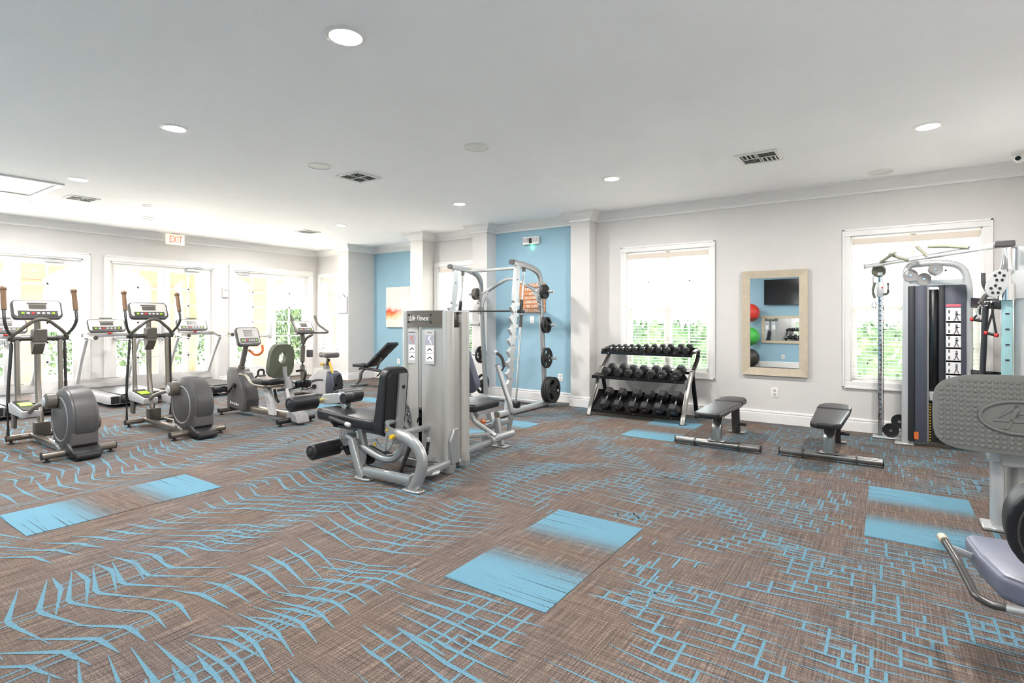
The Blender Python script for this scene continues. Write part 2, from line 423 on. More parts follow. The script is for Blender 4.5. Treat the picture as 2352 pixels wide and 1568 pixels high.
def holed(u0, u1, z0, z1, holes, put):                # wall strips around rectangular holes (u0,u1,z0,z1)
    us = u0
    for a, b, c, d in sorted(holes):
        put(us, a, z0, z1)
        if c > z0: put(a, b, z0, c)
        put(a, b, d, z1); us = b
    put(us, u1, z0, z1)
DH = 2.435
mb = MB(); holed(YR - 0.2, 8.55, 0, ZC, [(a + 0.1, b - 0.1, 0, DH) for a, b in DOORS], lambda a, b, c, d: mb.bx(XL - 0.16, XL, a, b, c, d))
struct('wall_left', mb, 'wall_paint')
WIN = dict(corner=(-11.60, -10.36, 8.35), bay=(-7.35, -6.13, 7.97), two=(-3.37, -1.97, 7.87), three=(-0.44, 0.96, 7.87))
WZ0, WZ1, WC = 0.53, 2.478, 0.085
def wallseg(name, x0, x1, y, m, holes=()):
    mb = MB(); holed(x0, x1, 0, ZC, [(a + WC, b - WC, WZ0 + WC, WZ1 - WC) for a, b in holes], lambda a, b, c, d: mb.bx(a, b, y, y + 0.16, c, d))
    return struct(name, mb, m)
wallseg('wall_back', -3.79, XR + 0.16, 7.87, 'wall_paint', [WIN['two'][:2], WIN['three'][:2]])
wallseg('wall_back_niche', -5.78, -4.12, 7.87, 'blue_paint')
wallseg('wall_back_bay', -7.37, -6.107, 7.97, 'wall_paint', [WIN['bay'][:2]])
wallseg('wall_back_alcove', -9.96, -7.70, 8.70, 'blue_paint')
wallseg('wall_back_corner', XL, -10.32, 8.35, 'wall_paint', [WIN['corner'][:2]])
for x0, x1, y, yb in ((-4.12, -3.79, 7.61, 8.03), (-6.107, -5.78, 7.60, 8.13), (-7.70, -7.37, 7.64, 8.86), (-10.32, -9.96, 7.95, 8.86)):
    struct('pillar', MB().bx(x0, x1, y, yb, 0, ZC), 'wall_paint')
struct('wall_right', MB().bx(XR, XR + 0.16, YR - 0.2, 8.03, 0, ZC), 'wall_paint')
struct('wall_front', MB().bx(XL - 0.16, XR + 0.16, YR - 0.16, YR, 0, ZC), 'blue_paint')

# ---- windows: casing, jamb, two double-hung units with grids, panes, sill
def make_window(num, x0, x1, y, units):
    w = thing('window_%d' % num, None, None, ((x0 + x1) / 2, y, WZ0), kind='structure')
    c = MB()
    for a, b, e, f in ((x0, x1, WZ0, WZ0 + WC), (x0, x1, WZ1 - WC, WZ1), (x0, x0 + WC, WZ0 + WC, WZ1 - WC), (x1 - WC, x1, WZ0 + WC, WZ1 - WC)): c.bx(a, b, y - 0.022, y + 0.004, e, f, 0.006)
    for a, b, e, f in ((x0 - 0.004, x1 + 0.004, WZ0 - 0.004, WZ0 + 0.02), (x0 - 0.004, x1 + 0.004, WZ1 - 0.02, WZ1 + 0.004), (x0 - 0.004, x0 + 0.02, WZ0, WZ1), (x1 - 0.02, x1 + 0.004, WZ0, WZ1)): c.bx(a, b, y - 0.03, y - 0.018, e, f, 0.003)
    obj('casing', c, 'white_trim', w)
    a0, a1, b0, b1 = x0 + WC, x1 - WC, WZ0 + WC, WZ1 - WC
    j = MB(); j.bx(a0, a0 + 0.012, y, y + 0.16, b0, b1).bx(a1 - 0.012, a1, y, y + 0.16, b0, b1).bx(a0, a1, y, y + 0.16, b1 - 0.012, b1).bx(a0, a1, y, y + 0.16, b0, b0 + 0.014)
    obj('jamb', j, 'white_trim', w)
    us = (a1 - a0) / units; yf = y + 0.085; zm = (b0 + b1) / 2 - 0.02
    for u in range(units):
        p, q = a0 + us * u + 0.012, a0 + us * (u + 1) - 0.012
        for (z0, z1, dy, upper) in ((zm, b1, 0.03, True), (b0, zm + 0.04, 0.0, False)):
            f = MB(); t = 0.045
            for a, b, e, g in ((p, q, z0, z0 + t), (p, q, z1 - t, z1), (p, p + t, z0 + t, z1 - t), (q - t, q, z0 + t, z1 - t)): f.bx(a, b, yf + dy, yf + dy + 0.028, e, g)
            s = obj('sash', f, 'white_trim', w, smooth=False)
            xm, zc = (p + q) / 2, (z0 + z1) / 2
            g = MB().bx(xm - 0.009, xm + 0.009, yf + dy + 0.004, yf + dy + 0.024, z0 + t, z1 - t).bx(p + t, q - t, yf + dy + 0.004, yf + dy + 0.024, zc - 0.009, zc + 0.009)
            obj('muntin', g, 'white_trim', s, smooth=False)
            for xa, xb in ((p + t, xm - 0.009), (xm + 0.009, q - t)):
                for za, zb in ((z0 + t, zc - 0.009), (zc + 0.009, z1 - t)):
                    obj('pane', MB().bx(xa, xb, yf + dy + 0.012, yf + dy + 0.016, za, zb), 'window_glass', s, smooth=False)
        if u: obj('mullion', MB().bx(a0 + us * u - 0.03, a0 + us * u + 0.03, y + 0.07, y + 0.15, b0, b1), 'white_trim', w, smooth=False)
    return w
def make_blind(x0, x1, y, label):
    a0, a1, b0, b1 = x0 + WC + 0.016, x1 - WC - 0.016, WZ0 + WC + 0.03, WZ1 - WC - 0.03
    r = thing('window_blind', label, 'blind', ((a0 + a1) / 2, y + 0.04, b0), group='white slatted window blinds')
    obj('valance', MB().bx(a0, a1, y + 0.006, y + 0.02, b1 - 0.075, b1, 0.003), 'valance_beige', r)
    obj('head_rail', MB().bx(a0 + 0.005, a1 - 0.005, y + 0.022, y + 0.065, b1 - 0.05, b1 - 0.005, 0.003), 'white_plastic', r)
    obj('bottom_rail', MB().bx(a0, a1, y + 0.02, y + 0.066, b0, b0 + 0.018, 0.004), 'blind_white', r)
    n = 38; zs = [b0 + 0.04 + (b1 - 0.10 - b0) * i / n for i in range(n)]
    first = None
    for z in zs:
        if first is None:
            cx, cy = (a0 + a1) / 2, y + 0.043
            mb = MB().box((cx, cy, z), (a1 - a0, 0.046, 0.0022), rot=Euler((math.radians(6), 0, 0)))
            first = obj('slat', mb, 'blind_white', r, smooth=False); z00 = z
        else: inst(first, r, (0, 0, z - z00))
    c = MB()
    for k in (0.12, 0.5, 0.88):
        x = a0 + (a1 - a0) * k
        c.bx(x - 0.0012, x + 0.0012, y + 0.02, y + 0.0215, b0, b1).bx(x - 0.0012, x + 0.0012, y + 0.0645, y + 0.066, b0, b1)
    obj('ladder_cord', c, 'blind_white', r, smooth=False)
    return r
make_window(1, *WIN['corner'], 2); make_window(2, *WIN['bay'], 2); make_window(3, *WIN['two'], 2); make_window(4, *WIN['three'], 2)
make_blind(*WIN['corner'], 'white slatted blind in the window at the far room corner beside the doors')
make_blind(*WIN['bay'], 'white slatted blind in the window behind the barbell machine')
make_blind(*WIN['two'], 'white slatted blind in the window above the dumbbell rack')
make_blind(*WIN['three'], 'white slatted blind in the window behind the cable machine')

# ---- french doors: casing, two leaves of twelve panes, handle, closer
def make_door(num, y0, y1, closers):
    d = thing('door_%d' % num, None, None, (XL, (y0 + y1) / 2, 0), kind='structure'); x = XL
    c = MB()
    for a, b, e, f in ((y0, y1, DH, DH + 0.1), (y0, y0 + 0.1, 0, DH), (y1 - 0.1, y1, 0, DH)): c.bx(x - 0.004, x + 0.022, a, b, e, f, 0.006)
    for a, b, e, f in ((y0 - 0.004, y1 + 0.004, DH + 0.08, DH + 0.104), (y0 - 0.004, y0 + 0.02, 0, DH + 0.1), (y1 - 0.02, y1 + 0.004, 0, DH + 0.1)): c.bx(x + 0.018, x + 0.03, a, b, e, f, 0.003)
    obj('casing', c, 'white_trim', d)
    a0, a1 = y0 + 0.1, y1 - 0.1
    j = MB(); j.bx(x - 0.16, x, a0, a0 + 0.02, 0, DH).bx(x - 0.16, x, a1 - 0.02, a1, 0, DH).bx(x - 0.16, x, a0, a1, DH - 0.02, DH)
    obj('jamb', j, 'white_trim', d, smooth=False)
    obj('threshold', MB().bx(x - 0.17, x + 0.02, a0, a1, 0, 0.02, 0.004), 'bench_steel', d)
    ym = (a0 + a1) / 2
    for k, (p, q) in enumerate(((a0 + 0.023, ym - 0.003), (ym + 0.003, a1 - 0.023))):
        st, tr, br, xa, xb = 0.10, 0.10, 0.31, x - 0.105, x - 0.06
        f = MB()
        for a, b, e, g in ((p, p + st, 0.025, DH - 0.024), (q - st, q, 0.025, DH - 0.024), (p + st, q - st, 0.025, br), (p + st, q - st, DH - 0.024 - tr, DH - 0.024)): f.bx(xa, xb, a, b, e, g)
        lf = obj('leaf_frame', f, 'white_trim', d, smooth=False)
        za, zb, ya, yb = br, DH - 0.024 - tr, p + st, q - st; yc = (ya + yb) / 2; hz = (zb - za) / 6
        g = MB().bx(xa + 0.008, xb - 0.004, yc - 0.014, yc + 0.014, za, zb)
        for i in range(1, 6): g.bx(xa + 0.008, xb - 0.004, ya, yb, za + hz * i - 0.014, za + hz * i + 0.014)
        obj('muntin', g, 'white_trim', lf, smooth=False)
        src = None
        for i in range(6):
            for (u, v) in ((ya, yc - 0.011), (yc + 0.011, yb)):
                if src is None:
                    src = obj('pane', MB().bx(xa + 0.02, xa + 0.024, u, v, za + 0.011, za + hz - 0.011), 'window_glass', lf, smooth=False); o0 = (u, 0)
                else: inst(src, lf, (0, u - o0[0], i * hz))
        if closers[k]:
            s = q - 0.5 if k else p + 0.1
            m = MB().bx(xb, xb + 0.05, s, s + 0.26, DH - 0.085, DH - 0.035, 0.006)
            m.tube([(xb + 0.03, s + 0.06, DH - 0.03), (xb + 0.10, s + 0.22, DH - 0.015), (xb + 0.02, s + 0.36, DH - 0.01)], 0.009, 8)
            obj('door_closer', m, 'silver_white', lf)
        if k == 0:
            m = MB().bx(xb, xb + 0.05, q - 0.085, q - 0.02, 0.95, 1.28, 0.008).bx(xb, xb + 0.06, p + 0.05, q - 0.05, 1.0, 1.045, 0.008)
            m.cyl((xb + 0.04, q - 0.05, 1.0), (xb + 0.075, q - 0.05, 1.0), 0.02, 12)
            obj('push_bar', m, 'silver_white', lf)
    return d
make_door(1, *DOORS[0], (0, 1)); make_door(2, *DOORS[1], (0, 1)); make_door(3, *DOORS[2], (1, 0))
# daylight portals (sampling guides only) in the openings
def portal(x, y, z, sx, sz, rot):
    l = bpy.data.lights.new('daylight_portal', 'AREA'); l.shape = 'RECTANGLE'; l.size = sx; l.size_y = sz; l.cycles.is_portal = True
    o = bpy.data.objects.new('daylight_portal', l); o.location = (x, y, z); o.rotation_euler = rot; COL.objects.link(o)
for a, b in DOORS: portal(XL - 0.2, (a + b) / 2, 1.25, b - a - 0.2, 2.4, (PI / 2, 0, -PI / 2))
for x0, x1, y in WIN.values(): portal((x0 + x1) / 2, y + 0.2, 1.5, x1 - x0 - 0.15, 1.8, (-PI / 2, 0, 0))

# ------------------------------------------------------------------ outdoors
g = struct('ground_outside', MB().bx(-60, 40, -30, 60, -0.3, -0.13), 'concrete')
# peach arcade beyond the doors: piers with segmental arches
ar = thing('arcade', 'peach stucco porch arcade with arched openings outside the glass doors', 'arcade', (-14.6, 5.0, -0.13), kind='structure')
AX0, AX1 = -14.85, -14.5
piers = [-1.6, 0.95, 3.5, 6.05, 8.6, 11.15, 13.7]
for y in piers: obj('pier', MB().bx(AX0, AX1, y - 0.26, y + 0.26, -0.13, 2.2, 0.01).bx(AX0 - 0.03, AX1 + 0.03, y - 0.29, y + 0.29, 2.03, 2.12, 0.01), 'stucco_peach', ar)
for a, b in zip(piers[:-1], piers[1:]):
    p, q = a + 0.26, b - 0.26; pts = []
    for i in range(13):
        u = i / 12; pts.append((AX0, p + (q - p) * u, 2.2 + 0.42 * math.sin(PI * u) ** 0.7))
    poly = [(AX0, p - 0.52, 3.2), (AX0, p - 0.52, 2.2)] + pts + [(AX0, q, 3.2)]
    obj('arch', MB().prism(poly, (AX1 - AX0, 0, 0)), 'stucco_peach', ar, smooth=False)
obj('porch_roof', MB().bx(-14.9, XL - 0.16, -2.5, 14.0, 3.2, 3.35), 'white_trim', ar, smooth=False)
# hedges: leafy masses
def leafy(name, label, boxes, n, size, seed, cat='hedge'):
    rnd = random.Random(seed); vs = []; fs = []
    for (x0, x1, y0, y1, z0, z1) in boxes:
        for _ in range(n):
            c = V((rnd.uniform(x0, x1), rnd.uniform(y0, y1), z0 + (z1 - z0) * rnd.random() ** 0.8)); 
            a = Euler((rnd.uniform(0, 6), rnd.uniform(0, 6), rnd.uniform(0, 6))).to_matrix(); s = size * rnd.uniform(0.6, 1.3)
            q = [V((-s, 0, 0)), V((0, -s * 0.5, 0)), V((s, 0, 0)), V((0, s * 0.5, 0))]; k = len(vs)
            vs += [c + a @ p for p in q]; fs.append((k, k + 1, k + 2, k + 3))
    mb = MB(); mb.v = vs; mb.f = fs
    o = obj(name, mb, 'leaf_green', None, smooth=False); o['kind'] = 'stuff'; o['label'] = label; o['category'] = cat
    return o
hg = leafy('hedge', 'clipped green hedge outside the windows of the back wall', [(-15.5, 7, 12.9, 13.5, -0.13, 1.32)], 14000, 0.08, 3)
obj('hedge_core', MB().bx(-15.5, 7, 13.05, 13.4, -0.13, 1.2), 'leaf_green', hg, smooth=False)
leafy('hedge', 'low green hedge beyond the porch arcade', [(-19.0, -18.2, -4, 16, -0.13, 1.0)], 6000, 0.09, 4)
leafy('shrub', 'leafy shrub growing beyond the porch near the far door', [(-17.6, -16.4, 10.5, 12.6, -0.13, 1.7)], 2600, 0.08, 5, 'shrub')
tr = thing('tree', 'brown tree trunk standing outside the middle glass door', 'tree', (-16.6, 7.6, -0.13))
obj('trunk', MB().tube([(-16.6, 7.6, -0.13), (-16.55, 7.62, 1.2), (-16.65, 7.58, 2.6), (-16.5, 7.5, 4.6)], 0.2, 12, 0.4), 'trunk_brown', tr)
rnd = random.Random(9); cr = MB(); 
for _ in range(1400):
    c = V((-16.6, 7.5, 5.2)) + V((rnd.gauss(0, 0.9), rnd.gauss(0, 1.1), rnd.gauss(0, 0.5))); a = Euler((rnd.uniform(0, 6), rnd.uniform(0, 6), rnd.uniform(0, 6))).to_matrix()
    cr.add([c + a @ V(p) for p in ((-0.12, 0, 0), (0, -0.05, 0), (0.12, 0, 0), (0, 0.05, 0))], [(0, 1, 2, 3)])
o = bpy.data.objects.new('crown', mesh_of('crown', cr, 'leaf_green', tr.location, False)); o.parent = tr; COL.objects.link(o)

# ------------------------------------------------------------------ carpet: accent tiles and printed blue lines
def accent(x, y0, ytop):
    """two square tiles; each fades from blue at its outer end to brown where the pair meet"""
    w, h = 0.63, (ytop - y0) / 2
    for k, (yc, s) in enumerate(((y0 + h / 2, -1), (ytop - h / 2, 1))):
        mb = MB().bx(-w / 2, w / 2, -h / 2, h / 2, 0, 0.004)
        o = bpy.data.objects.new('carpet_tile', mesh_of('carpet_tile', mb, 'carpet_accent', V((0, 0, 0)), False)); COL.objects.link(o)
        o.parent = floor; o.location = (x, yc, 0); o.rotation_euler = (0, 0, 0 if s > 0 else PI)
        o['label'] = 'carpet tile fading from sky blue to brown'
ACC = [(-1.63, 2.18, 3.42), (-4.80, 1.08, 2.31), (0.20, 4.11, 5.36), (-2.28, 6.02, 7.25), (-4.05, 4.95, 6.08), (-7.2, 5.2, 6.43)]
for a in ACC: accent(*a)
class Lines:
    def __init__(s): s.v = []; s.f = []; s.e = []; s.k = 0
    def seg(s, pts, ws):
        """flat stroke through pts (x, y); ws half widths"""
        n = len(pts); k = len(s.v); s.k += 1; z = 0.0006 + (s.k % 29) * 2.2e-5; prof = ((-1.3, 0.0), (-0.7, 1.0), (0.7, 1.0), (1.3, 0.0))
        for i in range(n):
            a, b = pts[max(i - 1, 0)], pts[min(i + 1, n - 1)]; dx, dy = b[0] - a[0], b[1] - a[1]; L = math.hypot(dx, dy) or 1; nx, ny = -dy / L, dx / L; w = ws[i] + 0.0022; f = 0.45 + min(0.6, ws[i] * 160)
            for q, e in prof: s.v.append((pts[i][0] + nx * w * q, pts[i][1] + ny * w * q, z)); s.e.append(e * f)
        for i in range(n - 1):
            for q in (0, 1, 2): s.f.append((k + i * 4 + q, k + i * 4 + 4 + q, k + i * 4 + 4 + q + 1, k + i * 4 + q + 1))
LN = Lines(); rnd = random.Random(21)
def inside(x, y):
    for ax, b0, b1 in ACC:
        if abs(x - ax) < 0.34 and b0 - 0.03 < y < b1 + 0.03: return False
    return XL + 0.05 < x < XR - 0.05 and YR < y < 7.85
def swirl(x, y):                                       # slow drift of the stroke angle
    return 0.5 * math.sin(0.9 * x + 0.6 * y) + 0.35 * math.sin(1.7 * y - 0.8 * x + 1.0)
def amount(x, y): return max(0.0, min(1.0, (-0.9 - x - 0.3 * (y - 2.0)) / 2.3))      # thorns on the left, brick work on the right
lerp = lambda a, b_, t_: a + (b_ - a) * t_
# chains of cells along y; at each rung a long tapering stroke crosses and kinks at the rails
x = XL + 0.15
while x < XR + 0.2:
    y = YR + rnd.uniform(0, 0.4); drift = 0.0; ph1, ph2, ph3 = (rnd.uniform(0, 6.3) for _ in range(3)); k = 0; stair = rnd.choice((-1, 1)); run = rnd.randint(6, 16)
    while y < 7.85:
        amt = amount(x + drift, y); gap, pitch = lerp(0.098, 0.055, amt), lerp(0.074, 0.112, amt)
        A = lerp(0.16, 0.5, amt); bias = lerp(0.0, 0.16, amt)
        a1 = bias + A * math.sin(k * 0.23 + ph1); a2 = bias + A * math.sin(k * 0.19 + ph2)
        l1, l2 = (0.20 + 0.06 * amt) + 0.12 * math.sin(k * 0.37 + ph3), (0.20 + 0.06 * amt) + 0.12 * math.cos(k * 0.31 + ph1)
        if amt < 0.5: l1 *= rnd.uniform(0.4, 1.5); l2 *= rnd.uniform(0.4, 1.5)
        wm = lerp(0.0062, 0.0105, amt) * rnd.uniform(0.7, 1.15); X0, X1 = x + drift, x + drift + gap
        pts = [(X0 - l1 * math.cos(a1), y - l1 * math.sin(a1)), (X0 - 0.45 * l1 * math.cos(a1), y - 0.45 * l1 * math.sin(a1)), (X0, y), (X1, y + gap * 0.35 * math.sin((a1 + a2) / 2)),
               (X1 + 0.45 * l2 * math.cos(a2), y + gap * 0.35 * math.sin((a1 + a2) / 2) + 0.45 * l2 * math.sin(a2)), (X1 + l2 * math.cos(a2), y + gap * 0.35 * math.sin((a1 + a2) / 2) + l2 * math.sin(a2))]
        if all(inside(*p) for p in pts): LN.seg(pts, [0.0002, wm * 0.5, wm, wm * 0.9, wm * 0.45, 0.0002])
        if run > 1 and inside(X0, y + pitch) and inside(X1, y + pitch) and inside(X0, y) and inside(X1, y):
            hw = lerp(0.0042, 0.0028, amt)
            for xx in (X0, X1): LN.seg([(xx, y - 0.003), (xx, y + pitch + 0.003)], [hw, hw])
        k += 1; run -= 1; y += pitch
        if rnd.random() < lerp(0.75, 0.04, amt): drift += stair * gap * rnd.choice((0.5, 1.0, 1.0))
        if abs(drift) > 0.22: stair = -math.copysign(1, drift)
        if run <= 0:
            run = rnd.randint(6, 16); y += pitch * rnd.choice((0, 1, 1, 2)); drift = rnd.uniform(-0.14, 0.14); ph1 += rnd.uniform(-0.8, 0.8); ph2 += rnd.uniform(-0.8, 0.8)
    x += lerp(0.34, 0.42, amount(x, 2.2)) * rnd.uniform(0.92, 1.08)
me = bpy.data.meshes.new('carpet_pattern'); me.from_pydata(LN.v, [], LN.f)
at = me.attributes.new('edge', 'FLOAT', 'POINT'); at.data.foreach_set('value', LN.e)
me.materials.append(MATS['carpet_line'])
o = bpy.data.objects.new('carpet_pattern', me); COL.objects.link(o); o.parent = floor; o['kind'] = 'stuff'; o['label'] = 'woven sky blue broken grid and thorn lines of the carpet'
# ------------------------------------------------------------------ ceiling fittings
def lathe_ring(x, y, r0, r1, z, th): return MB().lathe([(r0, z - th * 0.4), (r0, z - th), (r0 + (r1 - r0) * 0.3, z - th), (r1, z - th * 0.3), (r1, z)], (x, y, 0), (0, 0, 1), 28)
def downlight(x, y, label, r=0.085):
    t = thing('recessed_light', label, 'light', (x, y, ZC), group='round recessed ceiling lights')
    obj('trim_ring', lathe_ring(x, y, r, r + 0.03, ZC, 0.008), 'white_plastic', t)
    obj('lens', MB().lathe([(0, -0.004), (r * 0.7, -0.0035), (r, -0.002)], (x, y, ZC), (0, 0, 1), 24), 'lamp_emit', t)
    l = bpy.data.lights.new('lamp', 'AREA'); l.shape = 'DISK'; l.size = r * 2; l.energy = CAN_POWER; l.color = (1.0, 0.975, 0.945)
    o = bpy.data.objects.new('lamp', l); o.location = (0, 0, -0.02); o.parent = t; COL.objects.link(o)
downlight(-2.63, 2.08, 'round recessed light nearest the camera, high in the ceiling', 0.095)
downlight(-5.13, 2.23, 'round recessed light above the ellipticals and accent carpet tile')
downlight(0.30, 5.92, 'round recessed light at the right above the cable machine')
downlight(-2.69, 5.99, 'round recessed light above the dumbbell rack')
downlight(-5.10, 6.05, 'round recessed light in front of the barbell machine')
downlight(-8.00, 6.23, 'small round recessed light in front of the abstract painting')
downlight(-7.96, 2.40, 'round recessed light beside the ceiling access panel')
downlight(-10.1, 2.53, 'round recessed light above the treadmills by the first door')
downlight(-10.15, 6.37, 'faint round recessed light near the far glass door')
for x, y in ((-10.1, 0.2), (-7.9, 0.2), (-5.1, 0.2), (0.3, 2.2), (0.3, -0.2)): downlight(x, y, 'added round recessed light behind the camera, out of the picture, to brighten the room')  # unseen extra downlights, added to brighten the room and ceiling
def ceil_disc(name, x, y, r, label, cat):
    t = thing(name, label, cat, (x, y, ZC))
    obj('rim', lathe_ring(x, y, r, r + 0.014, ZC, 0.01), 'white_plastic', t)
    obj('grille', MB().lathe([(0, -0.004), (r, -0.004)], (x, y, ZC), (0, 0, 1), 24), 'vent_white', t)
ceil_disc('ceiling_speaker', -5.10, 3.68, 0.115, 'round white ceiling speaker beside the square air vent', 'speaker')
ceil_disc('ceiling_speaker', -3.28, 4.15, 0.115, 'round white ceiling speaker in the middle of the ceiling', 'speaker')
ceil_disc('ceiling_speaker', -0.05, 7.45, 0.115, 'round white ceiling speaker close to the right hand window', 'speaker')
ceil_disc('ceiling_speaker', -10.04, 3.96, 0.10, 'faint round white ceiling speaker near the exit sign', 'speaker')
ceil_disc('smoke_detector', -8.94, 3.51, 0.05, 'tiny round white smoke detector near the access panel', 'detector')
def vent(x0, x1, y0, y1, label):
    t = thing('air_vent', label, 'vent', ((x0 + x1) / 2, (y0 + y1) / 2, ZC), group='square slatted ceiling vents')
    z = ZC; f = MB(); b = 0.035
    for a, c, d, e in ((x0, x1, y0, y0 + b), (x0, x1, y1 - b, y1), (x0, x0 + b, y0 + b, y1 - b), (x1 - b, x1, y0 + b, y1 - b)): f.bx(a, c, d, e, z - 0.012, z, 0.003)
    xm, ym = (x0 + x1) / 2, (y0 + y1) / 2
    f.bx(xm - 0.004, xm + 0.004, y0 + b, y1 - b, z - 0.011, z).bx(x0 + b, x1 - b, ym - 0.004, ym + 0.004, z - 0.011, z)
    obj('frame', f, 'vent_white', t); obj('duct', MB().bx(x0 + b, x1 - b, y0 + b, y1 - b, z - 0.002, z - 0.0005), 'vent_dark', t, smooth=False)
    q = (xm - x0 - b)
    for i in range(4):
        o = b + q * (i + 0.5) / 4
        for (c, s, ang) in (((x0 + o, (y0 + ym + b) / 2, z - 0.007), (0.02, ym - y0 - b - 0.006, 0.002), 0), ((x1 - o, (y1 + ym - b) / 2, z - 0.007), (0.02, ym - y0 - b - 0.006, 0.002), 0),
                            (((x1 + xm - b) / 2, y0 + o, z - 0.007), (xm - x0 - b - 0.006, 0.02, 0.002), 1), (((x0 + xm + b) / 2, y1 - o, z - 0.007), (xm - x0 - b - 0.006, 0.02, 0.002), 1)):
            obj('slat', MB().box(c, s, rot=Euler((0.5, 0, 0) if ang else (0, 0.5, 0))), 'vent_white', t, smooth=False)
vent(-5.30, -4.92, 4.04, 4.42, 'square white ceiling vent near the middle of the room')
vent(-1.28, -0.88, 5.86, 6.27, 'square white ceiling vent in front of the mirror wall')
vent(-9.35, -9.02, 2.62, 2.97, 'square white ceiling vent beside the access panel')
vent(-9.28, -8.95, 6.15, 6.50, 'small square white ceiling vent far back near the doors')
hp = thing('access_panel', 'white framed rectangular attic access panel in the ceiling at left', 'hatch', (-8.95, 1.6, ZC))
f = MB()
for a, c, d, e in ((-9.53, -8.38, 0.85, 0.92), (-9.53, -8.38, 2.31, 2.38), (-9.53, -9.46, 0.92, 2.31), (-8.45, -8.38, 0.92, 2.31)): f.bx(a, c, d, e, ZC - 0.022, ZC, 0.004)
obj('frame', f, 'white_trim', hp); obj('panel', MB().bx(-9.46, -8.45, 0.92, 2.31, ZC - 0.008, ZC - 0.001), 'white_plastic', hp)
# ---- wall fittings
ex = thing('exit_sign', 'lit exit sign with red letters above the glass doors', 'exit sign', (-11.42, 4.99, 2.84))
obj('housing', MB().bx(-11.49, -11.44, 4.83, 5.16, 2.83, 3.03, 0.006), 'exit_white', ex)
obj('canopy', MB().bx(-11.50, -11.43, 4.92, 5.07, 3.03, 3.05, 0.003), 'white_plastic', ex)
obj('lettering', text('EXIT', 0.19, axes((-11.438, 4.995, 2.925), (0, 1, 0), (0, 0, 1)), 0.001, sx=0.62), 'exit_red_lit', ex, smooth=False)
al = thing('alarm_box', 'small white alarm box on the wall between the glass doors', 'alarm', (XL + 0.03, 6.07, 1.83))
obj('body', MB().bx(XL, XL + 0.05, 6.005, 6.125, 1.84, 2.06, 0.01, 2), 'white_plastic', al); obj('lens', MB().bx(XL + 0.05, XL + 0.065, 6.03, 6.10, 1.98, 2.03, 0.004), 'light_grey_plastic', al)
def outlet(p, nrm, label, switch=False):
    n = V(nrm); u = V((0, 0, 1)).cross(n); o = V(p)
    t = thing('light_switch' if switch else 'wall_outlet', label, 'switch' if switch else 'outlet', p)
    rot = Matrix((u, n, V((0, 0, 1)))).transposed()
    obj('plate', MB().box(o + n * 0.004, (0.085, 0.008, 0.125), 0.004, 2, rot), 'white_plastic', t)
    for dz in ((0.0,) if switch else (-0.026, 0.026)): obj('rocker' if switch else 'socket', MB().box(o + n * 0.009 + V((0, 0, dz)), (0.034, 0.004, 0.06 if switch else 0.034), 0.003, 1, rot), 'light_grey_plastic' if not switch else 'white_plastic', t)
outlet((-1.21, 7.87, 0.408), (0, -1, 0), 'white wall outlet below the framed mirror')
outlet((-4.45, 7.87, 0.404), (0, -1, 0), 'white outlet low on the blue wall beside the heaviest plates')
outlet((-5.01, 7.87, 1.365), (0, -1, 0), 'white switch plate on the blue wall below the wooden sign', True)
outlet((-9.14, 8.70, 0.41), (0, -1, 0), 'white outlet low on the blue wall under the painting')
outlet((-2.4, YR, 0.30), (0, 1, 0), 'white outlet on the blue wall seen in the mirror')
em = thing('emergency_light', 'white emergency light unit high on the blue wall', 'emergency light', (-5.0, 7.84, 2.64))
obj('housing', MB().bx(-5.16, -4.84, 7.80, 7.87, 2.655, 2.785, 0.012, 2), 'white_plastic', em)
for x in (-5.09, -4.91): obj('lamp_head', MB().box((x, 7.79, 2.73), (0.10, 0.03, 0.07), 0.008, 2), 'light_grey_plastic', em)
obj('test_panel', MB().bx(-5.03, -4.97, 7.797, 7.80, 2.67, 2.76), 'black_plastic', em); obj('indicator', MB().cyl((-5.0, 7.84, 2.657), (-5.0, 7.84, 2.648), 0.008, 10), 'led_green', em)
ld = bpy.data.lights.new('indicator_glow', 'POINT'); ld.energy = 0.05; ld.color = (0.2, 1, 0.5); ld.shadow_soft_size = 0.01
o = bpy.data.objects.new('indicator_glow', ld); o.location = V((-5.0, 7.85, 2.60)) - em.location; o.parent = em; COL.objects.link(o)
sc = thing('security_camera', 'small white dome security camera at the ceiling corner', 'camera', (1.17, 7.62, 2.88))
obj('base', MB().lathe([(0.0, 3.05), (0.065, 3.05), (0.065, 3.03), (0.05, 3.02), (0, 3.02)], (1.10, 7.35, 0), (0, 0, 1), 20), 'white_plastic', sc)
obj('body', MB().ball((1.10, 7.35, 2.99), 0.05), 'white_plastic', sc); obj('lens', MB().cyl((1.085, 7.31, 2.98), (1.08, 7.295, 2.976), 0.022, 14), 'black_gloss', sc)
sc.location = (1.10, 7.35, 2.94)
for c in sc.children:
    for v in c.data.vertices: v.co += V((1.17, 7.62, 2.88)) - V((1.10, 7.35, 2.94))
